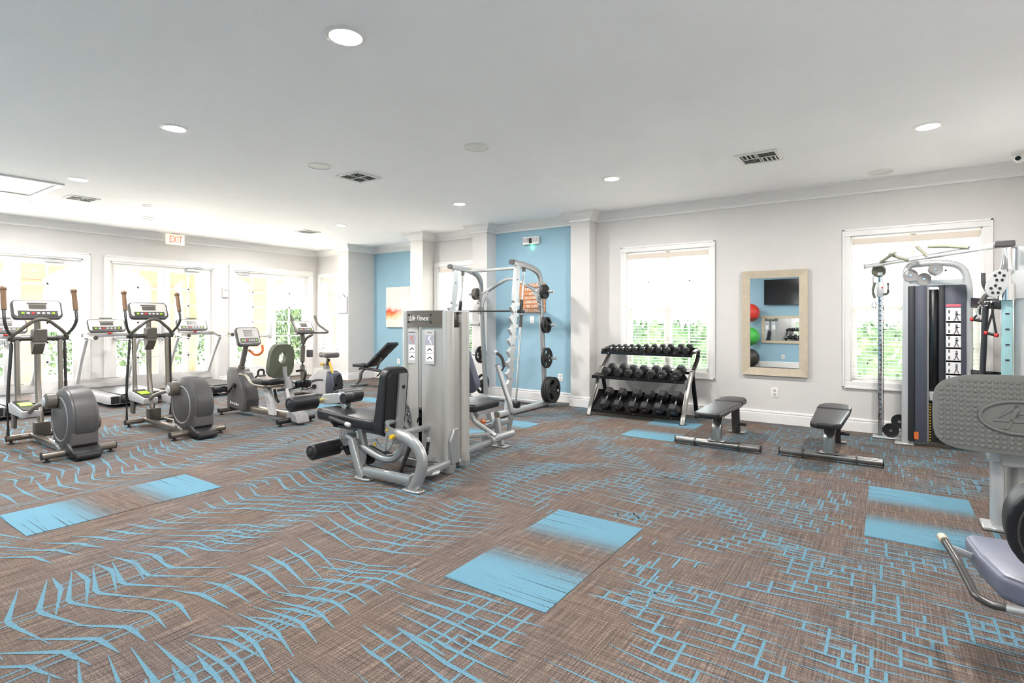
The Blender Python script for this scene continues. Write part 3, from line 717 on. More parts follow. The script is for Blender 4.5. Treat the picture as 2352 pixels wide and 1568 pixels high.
# rules sign on the far pillar
rs = thing('rules_sign', 'white notice board with arched top on the far pillar', 'sign', (-10.14, 7.94, 1.50))
def arch_outline(x0, x1, z0, z1, y):
    xm = (x0 + x1) / 2; w = x1 - x0
    return [(x0, y, z0), (x1, y, z0), (x1, y, z1 - 0.06), (xm + w * 0.2, y, z1 - 0.06), (xm + w * 0.17, y, z1 - 0.02), (xm, y, z1), (xm - w * 0.17, y, z1 - 0.02), (xm - w * 0.2, y, z1 - 0.06), (x0, y, z1 - 0.06)]
obj('border', MB().prism(arch_outline(-10.30, -9.985, 1.50, 1.94, 7.95), (0, -0.010, 0)), 'grey_ink', rs, smooth=False)
obj('board', MB().prism(arch_outline(-10.285, -10.0, 1.515, 1.925, 7.942), (0, -0.008, 0)), 'placard_white', rs, smooth=False)
for i, w in enumerate(('FITNESS', 'EQUIPMENT', 'USE AT', 'A OWN', 'RISK', 'NO RESPONSIBILITY')):
    obj('lettering', text(w, 0.05 if i < 5 else 0.035, axes((-10.142, 7.9335, 1.80 - i * 0.05), (1, 0, 0), (0, 0, 1)), 0.0008, sx=0.85), 'grey_ink', rs, smooth=False)
# abstract canvas in the blue alcove
cv = thing('canvas_painting', 'unframed abstract canvas with red and orange patch on the blue wall', 'painting', (-9.09, 8.68, 1.19))
cm = MB().bx(-0.41, 0.41, -0.035, 0.0, 0, 0.915, 0.003)
LOCALS.add(cv.name); obj('canvas', cm, 'abstract_painting', cv)
for k in range(5): obj('stretcher_corner', MB().bx(-0.40 + k * 0.001, -0.30, -0.002, 0.014, 0.02 + k * 0.2, 0.05 + k * 0.2), 'champagne_wood', cv) if k in (0, 4) else None
# wooden word sign
ws = thing('wooden_sign', 'orange wooden plank sign with white lettering on the blue wall', 'sign', (-5.0, 7.85, 1.49))
rows = ['IN YOUR', 'STRONG', 'LIFE', 'OUTSIDE', 'DREAMS', 'BE LIFE', 'TAKE A CHANCE']
for i, w in enumerate(rows):
    z = 1.955 - i * 0.072
    obj('plank', MB().bx(-5.26, -4.74, 7.848, 7.868, z - 0.034, z + 0.034, 0.003), 'sign_wood', ws)
    obj('lettering', text(w, 0.062, axes((-5.0, 7.846, z), (1, 0, 0), (0, 0, 1)), 0.0008, sx=1.15 if len(w) < 10 else 0.8), 'white_ink', ws, smooth=False)
# mirror
mr = thing('wall_mirror', 'tall mirror in a wide champagne frame on the back wall', 'mirror', (-1.22, 7.84, 0.63))
x0, x1, z0, z1 = -1.61, -0.82, 0.63, 2.02; b = 0.10; f = MB()
for quad in ([(x0, z0), (x1, z0), (x1 - b, z0 + b), (x0 + b, z0 + b)], [(x1, z0), (x1, z1), (x1 - b, z1 - b), (x1 - b, z0 + b)], [(x1, z1), (x0, z1), (x0 + b, z1 - b), (x1 - b, z1 - b)], [(x0, z1), (x0, z0), (x0 + b, z0 + b), (x0 + b, z1 - b)]):
    obj('frame_side', MB().prism([(x, 7.835 - (0.012 if k < 2 else 0), z) for k, (x, z) in enumerate(quad)], (0, 0.034, 0)), 'champagne_wood', mr, smooth=False)
obj('glass', MB().bx(x0 + b, x1 - b, 7.85, 7.856, z0 + b, z1 - b), 'mirror_glass', mr, smooth=False)
# seen in the mirror: the blue wall behind the camera
tv = thing('television', 'wall mounted black television seen reflected in the mirror', 'television', (-2.24, YR + 0.05, 1.78))
obj('screen', MB().bx(-2.88, -1.60, YR + 0.05, YR + 0.09, 1.78, 2.50, 0.006), 'tv_black', tv); obj('bracket', MB().bx(-2.5, -2.0, YR + 0.002, YR + 0.05, 2.0, 2.3), 'black_plastic', tv)
m2 = thing('wall_mirror', 'wide mirror in a pale frame seen reflected inside the tall mirror', 'mirror', (-2.25, YR + 0.02, 0.68))
f = MB()
for a, c_, d, e in ((-2.96, -1.54, 0.68, 0.76), (-2.96, -1.54, 1.39, 1.47), (-2.96, -2.88, 0.76, 1.39), (-1.62, -1.54, 0.76, 1.39)): f.bx(a, c_, YR, YR + 0.035, d, e, 0.004)
obj('frame', f, 'champagne_wood', m2); obj('glass', MB().bx(-2.88, -1.62, YR + 0.012, YR + 0.018, 0.76, 1.39), 'mirror_glass', m2, smooth=False)
for z, lab in ((0.70, 'dark wall ring under the green exercise ball in the mirror'), (1.38, 'dark wall ring under the red exercise ball in the mirror')):
    rk = thing('ball_holder', lab, 'holder', (-3.22, YR, z), group='ball holders seen in the mirror')
    obj('support_ring', MB().tube([(-3.22 + 0.2 * math.cos(a), -0.98 + 0.2 * math.sin(a), z) for a in [2 * PI * k / 24 for k in range(24)]], 0.012, 8, closed=True), 'dark_steel', rk)
    obj('arm', MB().cyl((-3.22, YR + 0.003, z), (-3.22, -1.18, z), 0.012, 8), 'dark_steel', rk); obj('wall_plate', MB().bx(-3.28, -3.16, YR + 0.001, YR + 0.012, z - 0.06, z + 0.06), 'dark_steel', rk)
for z, m, lab in ((1.38 + 0.176, 'ball_red', 'red exercise ball reflected in the mirror, topmost of three'), (0.70 + 0.176, 'ball_green', 'green exercise ball reflected in the mirror'), (0.262, 'ball_black', 'dark grey exercise ball reflected at the bottom of the mirror')):
    tag(obj('exercise_ball', MB().ball((-3.22, -0.98, z), 0.262, 28, 18), m), lab, 'ball', 'exercise balls seen in the mirror')
# ------------------------------------------------------------------ selectorised leg machine with weight tower (front station)
def z2(u, v): return (690 + u / 5.057, 830 + v / 5.057)          # close-up of the leg machine -> photo pixel
def L(u, v, Y): return PY(*z2(u, v), Y)
lm = thing('leg_curl_machine', 'silver leg extension and curl machine with black pads and weight tower', 'gym machine', (-3.6, 3.4, 0))
YN = 3.12
def foot(p, w=0.13, d=0.11): return MB().prism(frame_pts(oval(w, d, 16, 3), (p.x, p.y, 0.002), (1, 0, 0), (0, 1, 0)), (0, 0, 0.018), 0.005)
rf, ff = V((-3.11, YN, 0)), V((-3.70, YN, 0))
obj('foot', foot(rf, 0.2), 'silver_paint', lm); obj('foot', foot(ff, 0.2), 'silver_paint', lm)
obj('rear_arch', MB().sweep(fillet([(rf.x - 0.01, YN, 0.015), L(1390, 1330, YN), L(1425, 1150, YN), L(1370, 1000, YN), L(1270, 905, YN), L(1160, 850, YN + 0.03), L(1120, 845, YN + 0.06)], 0.16, 6), circ_sec(0.052, 14, 0.036), (0, 1, 0)), 'silver_paint', lm)
obj('front_upright', MB().rtube([(ff.x, YN, 0.015), L(690, 1270, YN), L(590, 900, YN)], 0.055, 0.075, (1, 0, 0), 0.05, 0.02), 'silver_paint', lm)
obj('base_beam', MB().rtube([(ff.x + 0.02, YN, 0.075), (rf.x - 0.02, YN, 0.085)], 0.07, 0.075, (0, 0, 1), 0, 0.02), 'silver_paint', lm)
obj('seat_tube', MB().sweep(fillet([L(555, 870, 3.2), L(800, 1035, 3.2), L(960, 1130, 3.22), L(1090, 1130, 3.24), L(1170, 1040, 3.26), L(1215, 900, 3.28)], 0.12, 6), circ_sec(0.036, 12, 0.032), (0, 1, 0)), 'silver_paint', lm)
obj('tower_link', MB().rtube([(-3.14, YN + 0.02, 0.10), (-3.2, 3.64, 0.10)], 0.06, 0.06, (0, 0, 1), 0, 0.015), 'silver_paint', lm)
obj('tower_link', MB().rtube([(-3.42, YN + 0.1, 0.40), (-3.42, 3.64, 0.40)], 0.05, 0.05, (0, 0, 1), 0, 0.015), 'silver_paint', lm)
# seat pad: tapered, notched at the far front
def padm(outline, z, th, bev=0.025, tilt=None):
    mb = MB().prism([(x, y, 0) for x, y in outline], (0, 0, th), bev, 3)
    return mb
so = [(-4.38, 3.16), (-4.33, 3.10), (-3.95, 3.11), (-3.78, 3.10), (-3.60, 3.13), (-3.58, 3.42), (-3.80, 3.46), (-4.10, 3.44), (-4.16, 3.38), (-4.26, 3.39), (-4.36, 3.36)]
m = padm(so, 0, 0.095, 0.028)
for v in m.v: v.z += 0.415 - (v.x + 3.6) * 0.05
obj('seat', m, 'black_vinyl', lm)
obj('seat_plate', MB().bx(-4.2, -3.62, 3.18, 3.36, 0.385, 0.41), 'dark_steel', lm)
obj('seat_post', MB().rtube([L(740, 970, 3.2), L(705, 760, 3.2)], 0.05, 0.06, (1, 0, 0), 0, 0.012), 'silver_paint', lm)
# backrest
bo = frame_pts(rrect(0.275, 0.60, 0.085, 6), (0, 0, 0), (0, 1, 0), (0, 0, 1))
m = MB().prism(bo, (-0.075, 0, 0), 0.026, 3)
for v in m.v: v.x *= 1.0 + max(0.0, (0.25 - v.z)) * 1.1
R = Euler((0, math.radians(6), 0)).to_matrix()
for i, v in enumerate(m.v): m.v[i] = V((-3.475, 3.27, 0.665)) + R @ v
obj('backrest', m, 'black_vinyl', lm)
m = MB().prism(frame_pts(rrect(0.235, 0.54, 0.07, 6), (0, 0, 0), (0, 1, 0), (0, 0, 1)), (0.012, 0, 0), 0.005)
for i, v in enumerate(m.v): m.v[i] = V((-3.475, 3.27, 0.66)) + R @ v
obj('back_cover', m, 'black_plastic', lm)
m = MB().rtube([(0.022, 0.045, -0.36), (0.022, 0.045, 0.255)], 0.085, 0.03, (1, 0, 0), 0, 0.006)
for i, v in enumerate(m.v): m.v[i] = V((-3.475, 3.27, 0.66)) + R @ v
obj('back_spine', m, 'silver_paint', lm)
obj('spine_bolt', MB().cyl(V((-3.475, 3.315, 0.66)) + R @ V((0.034, 0, 0.14)), V((-3.475, 3.315, 0.66)) + R @ V((0.044, 0, 0.14)), 0.016, 12), 'black_plastic', lm)
# range-of-motion hardware beside the backrest
arc = fillet([L(1125, 450, 3.47), L(1200, 470, 3.47), L(1255, 560, 3.47), L(1282, 660, 3.47), L(1285, 790, 3.47)], 0.08, 4)
obj('range_arc', MB().sweep(arc, rect_sec(0.055, 0.012, 0.004), (0, 1, 0)), 'silver_paint', lm)
m = MB()
for p in arc[6:16:4]: m.cyl(p + V((0, -0.012, 0)), p + V((0, -0.03, 0)), 0.010, 10)
obj('range_stop', m, 'chrome', lm)['kind'] = 'stuff'
obj('pivot_plate', MB().prism([L(u, v, 3.16) for u, v in ((950, 690), (975, 680), (1000, 700), (1025, 760), (1100, 790), (1090, 840), (1040, 880), (985, 830), (950, 760))], (0, 0.014, 0)), 'silver_paint', lm)
obj('pivot_shaft', MB().cyl(L(1010, 712, 3.16), L(1100, 690, 3.30), 0.022, 14), 'silver_paint', lm); obj('pivot_cap', MB().cyl(L(1095, 690, 3.28), L(1165, 665, 3.36), 0.032, 16), 'chrome', lm)
obj('arm_link', MB().rtube([L(1160, 670, 3.36), L(1240, 770, 3.42), L(1270, 800, 3.46)], 0.02, 0.04, (0, 1, 0), 0, 0.006), 'silver_paint', lm)
obj('link_bar', MB().rtube([L(1010, 840, 3.17), L(975, 1020, 3.17)], 0.012, 0.035, (1, 0, 0)).rtube([L(1070, 880, 3.17), L(1060, 960, 3.17), L(1015, 1020, 3.17)], 0.012, 0.03, (1, 0, 0), 0.05), 'silver_paint', lm)
obj('gusset_plate', MB().prism([L(u, v, 3.18) for u, v in ((830, 905), (870, 900), (920, 970), (1000, 1040), (960, 1045), (830, 970))], (0, 0.01, 0)), 'silver_paint', lm)
for u, v, y in ((1005, 785, 3.155), (862, 955, 3.175)):
    wl = obj('warning_label', MB().prism([L(u + a, v + b, y) for a, b in ((-20, 20), (20, 20), (0, -22))], (0, -0.001, 0)), 'yellow_plastic', lm, smooth=False)
    obj('symbol', MB().prism([L(u + a, v + b, y - 0.002) for a, b in ((-4, 12), (4, 12), (0, -8))], (0, -0.0006, 0)), 'black_ink', wl, smooth=False)
obj('pull_knob', MB().cyl(L(1080, 872, 3.14), L(1110, 862, 3.17), 0.02, 12).cyl(L(1045, 880, 3.10), L(1078, 872, 3.13), 0.018, 12), 'yellow_plastic', lm)
obj('pop_pin', MB().cyl(L(1110, 862, 3.17), L(1165, 845, 3.2), 0.022, 12), 'silver_paint', lm)
obj('rail_strip', MB().prism([L(u, v, 3.19) for u, v in ((790, 975), (840, 975), (1040, 1070), (985, 1085))], (0, 0.03, 0)), 'black_plastic', lm)
# rollers and swing arm
def roller(x, z, y0, y1, r=0.074):
    o = obj('foam_roller', MB().lathe([(0, 0), (r * 0.55, 0), (r * 0.55, -0.004), (r * 0.8, -0.004), (r, 0.012), (r, y1 - y0 - 0.012), (r * 0.85, y1 - y0), (0, y1 - y0)], (x, y0, z), (0, 1, 0), 24), 'black_vinyl', lm)
    obj('end_cap', MB().lathe([(0, -0.010), (r * 0.42, -0.008), (r * 0.52, -0.002)], (x, y0, z), (0, 1, 0), 20), 'black_plastic', o)
roller(-4.21, 0.194, 2.95, 3.245); roller(-4.53, 0.59, 2.95, 3.23); roller(-4.50, 0.60, 3.46, 3.74)
obj('roller_axle', MB().cyl((-4.53, 3.2, 0.59), (-4.50, 3.5, 0.60), 0.018, 12).cyl((-4.21, 3.2, 0.194), (-4.21, 3.34, 0.194), 0.018, 12), 'straw', lm)
obj('arm_cover', MB().prism([L(u, v, 3.30) for u, v in ((240, 400), (260, 380), (440, 365), (470, 390), (480, 470), (430, 490), (300, 500), (245, 490))], (0, 0.075, 0), 0.008), 'silver_white', lm)
obj('arm_pivot', MB().cyl(L(495, 430, 3.29), L(495, 430, 3.29) + V((0, 0.1, 0)), 0.05, 16), 'dark_slate', lm)
obj('arm_strut', MB().rtube([L(510, 430, 3.37), L(575, 520, 3.37)], 0.012, 0.05, (1, 0, 0)).rtube([L(480, 440, 3.3), L(545, 700, 3.3)], 0.012, 0.05, (1, 0, 0)), 'silver_paint', lm)
m = MB()
for dx in (-0.012, 0.028): m.cyl(V((-4.17 + dx, 3.25, 0.20)), V((-4.17 + dx, 3.25, 0.44)), 0.014, 12)
obj('chrome_slide', m, 'chrome', lm)['kind'] = 'stuff'
obj('slide_block', MB().bx(-4.23, -4.10, 3.20, 3.30, 0.40, 0.45, 0.01), 'dark_slate', lm)
obj('slide_block', MB().bx(-4.22, -4.11, 3.21, 3.29, 0.17, 0.21, 0.01), 'dark_slate', lm)
obj('side_plate', MB().prism([L(u, v, 3.22) for u, v in ((535, 720), (600, 750), (640, 860), (650, 960), (620, 1010), (560, 1010), (515, 950), (505, 860), (530, 810))], (0, 0.014, 0)), 'silver_paint', lm)
obj('lower_cam', MB().cyl(L(545, 1030, 3.22), L(545, 1030, 3.22) + V((0, 0.05, 0)), 0.045, 18), 'black_plastic', lm)
c = L(720, 1110, 3.22)
cp = obj('cable_pulley', MB().lathe([(0, 0), (0.07, 0), (0.072, 0.01), (0.064, 0.016), (0.072, 0.024), (0.07, 0.034), (0, 0.034)], c + V((0.02, 0.04, 0)), (0, 1, 0), 24), 'black_plastic', lm)
obj('pulley_cover', MB().prism([L(u, v, 3.235) for u, v in ((660, 1010), (700, 1000), (750, 1030), (775, 1100), (765, 1170), (730, 1210), (690, 1190))], (0, -0.012, 0)), 'silver_paint', lm)
obj('cable', MB().tube([L(780, 1200, 3.27), L(1150, 1285, 3.27), (-3.18, 3.6, 0.09)], 0.004, 6), 'black_plastic', lm)
h = obj('side_handle', MB().tube([L(340, 655, 3.05), L(560, 735, 3.05)], 0.017, 12).tube([L(360, 680, 3.05), L(420, 740, 3.12)], 0.02, 10), 'black_rubber', lm)
obj('handle_cap', MB().ball(L(562, 737, 3.05), 0.021, 12, 8).cyl(L(560, 735, 3.05), L(530, 725, 3.05), 0.0195, 12), 'light_grey_plastic', h)
obj('foot_bar', MB().tube([L(1285, 960, 3.2), L(1165, 1270, 3.2), L(1180, 1330, 3.22), L(1290, 1345, 3.3)], 0.017, 12, 0.05), 'black_rubber', lm)
obj('bar_tip', MB().cyl(L(1285, 960, 3.2), L(1295, 935, 3.2), 0.02, 12), 'silver_white', lm)
obj('release_lever', MB().tube([L(1490, 905, 3.5), L(1465, 1080, 3.5)], 0.015, 12), 'black_rubber', lm); obj('lever_tip', MB().cyl(L(1487, 925, 3.5), L(1492, 890, 3.5), 0.019, 12), 'silver_white', lm)
obj('floor_pulley', MB().lathe([(0, 0), (0.09, 0), (0.095, 0.012), (0.09, 0.024), (0, 0.024)], (-3.22, 3.42, 0.06), (0, 0, 1), 24), 'silver_white', lm)
# tower: front half
YT = 3.685
def column(x, y, parent, h=1.445):
    sec = []
    for i in range(32):
        a = 2 * PI * i / 32; r = 1.0 - (0.035 if i % 4 == 0 else 0)
        sec.append((0.052 * r * math.cos(a), 0.058 * r * math.sin(a)))
    o = obj('tower_column', MB().sweep([(x, y, 0.03), (x, y, h)], sec, (0, 1, 0)), 'shroud_silver', parent, ang=25)
    obj('column_cap', MB().cyl((x, y, h), (x, y, h + 0.006), 0.054, 20), 'silver_white', o)
    obj('column_foot', MB().cyl((x, y, 0.003), (x, y, 0.06), 0.056, 20), 'silver_paint', o)
column(-3.24, YT, lm); column(-3.735, YT, lm)
def shroud(x0, x1, y, z0, z1, bulge, parent, name, m, n=8, th=0.012, ta=0.0, tb=1.0):
    """curved panel spanning part of the bowed tower front"""
    X0, X1 = -3.70, -3.275; vs = []
    for i in range(n + 1):
        x = x0 + (x1 - x0) * i / n; u = (x - X0) / (X1 - X0); vs.append((x, y - bulge * 4 * u * (1 - u)))
    poly = [V((x, yy, z0)) for x, yy in vs] + [V((x, yy + th, z0)) for x, yy in reversed(vs)]
    return obj(name, MB().prism(poly, (0, 0, z1 - z0)), m, parent)
shroud(-3.70, -3.54, 3.645, 0.09, 1.31, 0.035, lm, 'shroud_panel', 'shroud_silver'); shroud(-3.492, -3.275, 3.645, 0.09, 1.31, 0.035, lm, 'shroud_panel', 'shroud_silver')
hd = shroud(-3.715, -3.262, 3.632, 1.305, 1.455, 0.042, lm, 'tower_head', 'taupe_plastic', 14, 0.05)
obj('head_top', MB().bx(-3.76, -3.22, 3.64, 3.78, 1.44, 1.457, 0.004), 'silver_white', hd)
obj('lettering', text('Life Fitness', 0.066, axes((-3.505, 3.582, 1.385), (1, 0.01, 0), (0, 0, 1)), 0.001, 0.35, 0.8), 'white_ink', hd, smooth=False)
for x, z in ((-3.655, 1.415), (-3.655, 1.35), (-3.375, 1.415), (-3.375, 1.35)): obj('head_bolt', MB().cyl((x, 3.612, z), (x, 3.596, z), 0.008, 8), 'black_plastic', hd)
obj('guide_rod', MB().cyl((-3.518, 3.66, 0.1), (-3.518, 3.66, 1.31), 0.010, 10), 'chrome', lm)
for i in range(15): obj('weight_plate', MB().bx(-3.66, -3.32, 3.665, 3.76, 0.09 + i * 0.03, 0.117 + i * 0.03, 0.003), 'black_plastic', lm)
obj('selector_pin', MB().cyl((-3.518, 3.655, 0.5), (-3.518, 3.61, 0.5), 0.010, 10).tube([(-3.518, 3.62, 0.5), (-3.54, 3.61, 0.46), (-3.548, 3.61, 0.43)], 0.008, 8), 'black_plastic', lm)
obj('tower_base', MB().bx(-3.76, -3.22, 3.62, 3.78, 0.003, 0.085, 0.01), 'silver_paint', lm)
obj('pulley_guard', MB().prism([(-3.19, 3.64, 0.09), (-3.19, 3.74, 0.09), (-3.19, 3.74, 0.40), (-3.19, 3.68, 0.40), (-3.19, 3.63, 0.30)], (0.03, 0, 0), 0.006), 'silver_paint', lm)
for x, w, pic in ((-3.625, 0.10, 'orange_plastic'), (-3.395, 0.115, 'white_ink')):
    u = (x + 3.70) / 0.425; y = 3.643 - 0.035 * 4 * u * (1 - u) - 0.004
    pl = obj('instruction_label', MB().box((x, y, 1.125), (w, 0.003, 0.31)), 'light_grey_plastic', lm, smooth=False)
    obj('photo_panel', MB().box((x, y - 0.002, 1.19), (w - 0.012, 0.001, 0.085)), 'lavender_print', pl, smooth=False)
    obj('leg_figure', MB().prism([V((x, y - 0.003, 1.19)) + V((a, 0, b)) * (w / 0.115) for a, b in ((0.01, 0.04), (0.022, 0.035), (-0.006, 0.012), (0.016, -0.01), (0.03, -0.04), (0.02, -0.04), (0.004, -0.012), (-0.024, 0.014))], (0, -0.0005, 0)), pic, pl, smooth=False)
    for z in (1.105, 1.03):
        obj('step_panel', MB().box((x, y - 0.002, z), (w - 0.02, 0.001, 0.066)), 'white_ink', pl, smooth=False)
        obj('step_figure', MB().prism([(x - 0.03, y - 0.003, z - 0.012), (x + 0.005, y - 0.003, z + 0.012), (x + 0.03, y - 0.003, z - 0.01), (x + 0.03, y - 0.003, z - 0.016), (x + 0.004, y - 0.003, z), (x - 0.03, y - 0.003, z - 0.018)], (0, -0.0005, 0)), 'black_ink', pl, smooth=False)
    obj('lettering', text('LEG CURL' if x > -3.5 else 'LEG EXTENSION', 0.012, axes((x, y - 0.003, 1.255), (1, 0, 0), (0, 0, 1)), 0.0004), 'black_ink', pl, smooth=False)

# ------------------------------------------------------------------ chest press on the far side of the tower
def z1(u, v): return (1060 + u / 5.6, 760 + v / 5.6)
def K(u, v, Y): return PY(*z1(u, v), Y)
def KX(u, v, X): return PX(*z1(u, v), X)
cp_ = thing('chest_press_machine', 'silver chest press machine with grey backrest behind the weight tower', 'gym machine', (-3.5, 4.5, 0))
column(-3.275, 3.945, cp_); column(-3.78, 3.945, cp_)
obj('shroud_panel', MB().bx(-3.74, -3.31, 3.985, 3.995, 0.09, 1.31, 0.003), 'shroud_silver', cp_); obj('tower_head', MB().bx(-3.75, -3.30, 3.86, 4.0, 1.305, 1.44, 0.01), 'taupe_plastic', cp_)
obj('head_top', MB().bx(-3.8, -3.25, 3.86, 4.0, 1.441, 1.455, 0.004), 'silver_white', cp_)
obj('side_rail', MB().bx(-3.29, -3.27, 3.74, 3.89, 0.05, 1.30), 'shroud_silver', cp_)
obj('tower_base', MB().bx(-3.8, -3.25, 3.86, 4.02, 0.003, 0.085, 0.01), 'silver_paint', cp_)
for i in range(15): obj('weight_plate', MB().bx(-3.70, -3.36, 3.875, 3.97, 0.09 + i * 0.03, 0.117 + i * 0.03, 0.003), 'black_plastic', cp_)
ax = -3.43
obj('pivot_tube', MB().cyl((ax, 4.54, 0.11), (ax, 4.97, 0.11), 0.042, 18), 'silver_paint', cp_)
obj('pivot_end', MB().prism([V((ax, 4.52, 0.11)) + V((a, 0, b)) for a, b in oval(0.17, 0.10, 18, 2.6)], (0, 0.03, 0), 0.005), 'silver_paint', cp_)
obj('foot_post', MB().rtube([(ax, 4.76, 0.02), (ax - 0.06, 4.76, 0.30)], 0.06, 0.07, (1, 0, 0), 0, 0.01), 'silver_paint', cp_)
obj('foot', MB().bx(ax - 0.09, ax + 0.09, 4.70, 4.82, 0.002, 0.016, 0.004), 'silver_paint', cp_)
obj('press_arm', MB().tube([K(440, 1350, 4.60), K(170, 1165, 4.55), K(110, 1050, 4.52), K(55, 790, 4.50), (-3.72, 4.48, 0.98)], 0.026, 12, 0.1), 'silver_paint', cp_)
ra = obj('press_arm', MB().tube([K(600, 1300, 4.92), K(655, 1020, 4.92), K(560, 760, 4.92), K(465, 440, 4.92)], 0.028, 12, 0.1), 'silver_paint', cp_)
obj('end_plug', MB().cyl(K(467, 446, 4.92), K(463, 434, 4.92), 0.027, 12), 'black_plastic', ra)
hg = obj('hand_grip', MB().tube([K(445, 275, 4.98), K(525, 335, 4.96), K(548, 460, 4.94)], 0.018, 12, 0.06), 'black_rubber', cp_)
obj('grip_cap', MB().cyl(K(425, 268, 4.98), K(460, 285, 4.98), 0.022, 12), 'light_grey_plastic', hg); obj('grip_bracket', MB().tube([K(548, 455, 4.94), K(525, 500, 4.93), K(490, 520, 4.92)], 0.010, 8), 'dark_steel', hg)
obj('cross_beam', MB().rtube([KX(330, 1240, -3.62), KX(610, 1150, -3.42)], 0.05, 0.06, (0, 0, 1), 0, 0.012), 'silver_paint', cp_)
m = MB().prism([(x, y, 0) for x, y in ((-3.56, 4.47), (-3.54, 4.88), (-3.60, 4.95), (-3.80, 4.95), (-3.90, 4.88), (-3.90, 4.47))], (0, 0, 0.075), 0.025, 3)
for v in m.v: v.z += 0.39 + (v.y - 4.45) * 0.03
obj('seat', m, 'black_vinyl', cp_)
obj('seat_post', MB().rtube([K(390, 1170, 4.72), K(365, 1050, 4.72)], 0.06, 0.07, (1, 0, 0), 0, 0.008), 'silver_white', cp_)
obj('seat_knob', MB().cyl(K(300, 1165, 4.66), K(255, 1165, 4.62), 0.022, 12), 'orange_plastic', cp_)
obj('seat_rail', MB().cyl(K(355, 1155, 4.7), K(300, 1165, 4.66), 0.020, 12), 'chrome', cp_)
bo = frame_pts(rrect(0.34, 0.62, 0.10, 6), (0, 0, 0), (1, 0, 0), (0, 0, 1)); m = MB().prism(bo, (0, 0.09, 0), 0.03, 3); R2 = Euler((math.radians(26), 0, 0)).to_matrix()
for i, v in enumerate(m.v): m.v[i] = V((-3.735, 4.40, 0.86)) + R2 @ v
obj('backrest', m, 'grey_vinyl', cp_)
obj('back_frame', MB().rtube([(-3.74, 4.20, 1.05), (-3.74, 4.42, 0.6), (-3.74, 4.72, 0.30)], 0.05, 0.06, (1, 0, 0), 0.08, 0.01), 'silver_paint', cp_)
obj('base_tube', MB().rtube([(-3.40, 4.52, 0.10), (-3.34, 4.02, 0.10)], 0.05, 0.05, (0, 0, 1), 0, 0.012).rtube([(-3.44, 4.6, 0.16), (-3.62, 4.02, 0.2)], 0.045, 0.045, (0, 0, 1), 0, 0.012), 'silver_paint', cp_)
# ------------------------------------------------------------------ ellipticals (user faces the doors, -x); built once, copied once
EG = 'ellipticals in a row'
el = thing('elliptical_trainer', 'grey elliptical trainer nearest the picture edge, in front of the leftmost door', 'elliptical', (-7.2, 2.01, 0), group=EG, local=True)
def cap_bar(x, y0, y1, z, r, parent, m='warm_silver'):
    o = obj('stabilizer_bar', MB().cyl((x, y0, z), (x, y1, z), r, 18), m, parent)
    for y in (y0 - 0.006, y1): obj('bar_end', MB().cyl((x, y, z), (x, y + 0.006, z), r * 1.05, 18), 'black_plastic', o)
    for y in (y0 + 0.04, y1 - 0.04): obj('leveling_foot', MB().cyl((x, y, 0.003), (x, y, z - r + 0.004), 0.014, 10).cyl((x, y, 0.001), (x, y, 0.012), 0.03, 12), 'black_rubber', o)
    return o
cap_bar(-0.73, -0.27, 0.27, 0.065, 0.032, el); cap_bar(0.56, -0.30, 0.30, 0.065, 0.036, el)
obj('base_rail', MB().rtube([(-0.72, -0.05, 0.075), (0.4, -0.05, 0.06)], 0.06, 0.05, (0, 0, 1), 0, 0.01).rtube([(-0.72, 0.16, 0.06), (0.3, 0.16, 0.05)], 0.04, 0.035, (0, 0, 1), 0, 0.008), 'warm_silver', el)
# rear flywheel drum: side discs and rim
dz, dx, dr = 0.375, 0.42, 0.305
prof = [(0, -0.13), (dr * 0.62, -0.13), (dr * 0.66, -0.122), (dr * 0.9, -0.118), (dr, -0.10), (dr + 0.004, 0.0), (dr, 0.10), (dr * 0.9, 0.118), (dr * 0.62, 0.13), (0, 0.13)]
dm = obj('flywheel_drum', MB().lathe(prof, (dx, 0, dz), (0, 1, 0), 44), 'drum_grey', el)
obj('rim_band', MB().lathe([(dr + 0.003, -0.085), (dr + 0.009, -0.08), (dr + 0.010, 0.0), (dr + 0.009, 0.08), (dr + 0.003, 0.085)], (dx, 0, dz), (0, 1, 0), 44), 'charcoal_plastic', dm)
obj('side_ring', MB().lathe([(dr * 0.66, -0.1215), (dr * 0.70, -0.128), (dr * 0.74, -0.1215)], (dx, 0, dz), (0, 1, 0), 44), 'mid_grey_plastic', dm)
sp = [(-0.20, 0.05), (0.16, 0.03), (0.30, 0.12), (0.28, 0.30), (0.12, 0.60), (-0.05, 0.62), (-0.18, 0.45), (-0.24, 0.20)]
obj('side_cover', MB().prism([(dx + a, -0.108, b + 0.03) for a, b in sp], (0, 0.216, 0), 0.02, 2), 'drum_grey', el)
obj('top_cap', MB().box((dx - 0.06, 0, dz + dr - 0.005), (0.17, 0.13, 0.05), 0.015, 2, Euler((0, math.radians(-8), 0))), 'mid_grey_plastic', el)
obj('drum_foot', MB().prism([(0.50, -0.12, 0.03), (0.78, -0.12, 0.03), (0.78, -0.12, 0.09), (0.62, -0.12, 0.16), (0.50, -0.12, 0.16)], (0, 0.24, 0), 0.012), 'black_plastic', el)
obj('transport_wheel', MB().cyl((0.77, -0.10, 0.045), (0.77, 0.10, 0.045), 0.034, 18), 'black_rubber', el)
obj('lettering', text('SportsArt', 0.062, axes((dx - 0.07, -0.134, 0.125), (1, 0, -0.28), (0.28, 0, 1)), 0.001, 0.2), 'white_ink', el, smooth=False)
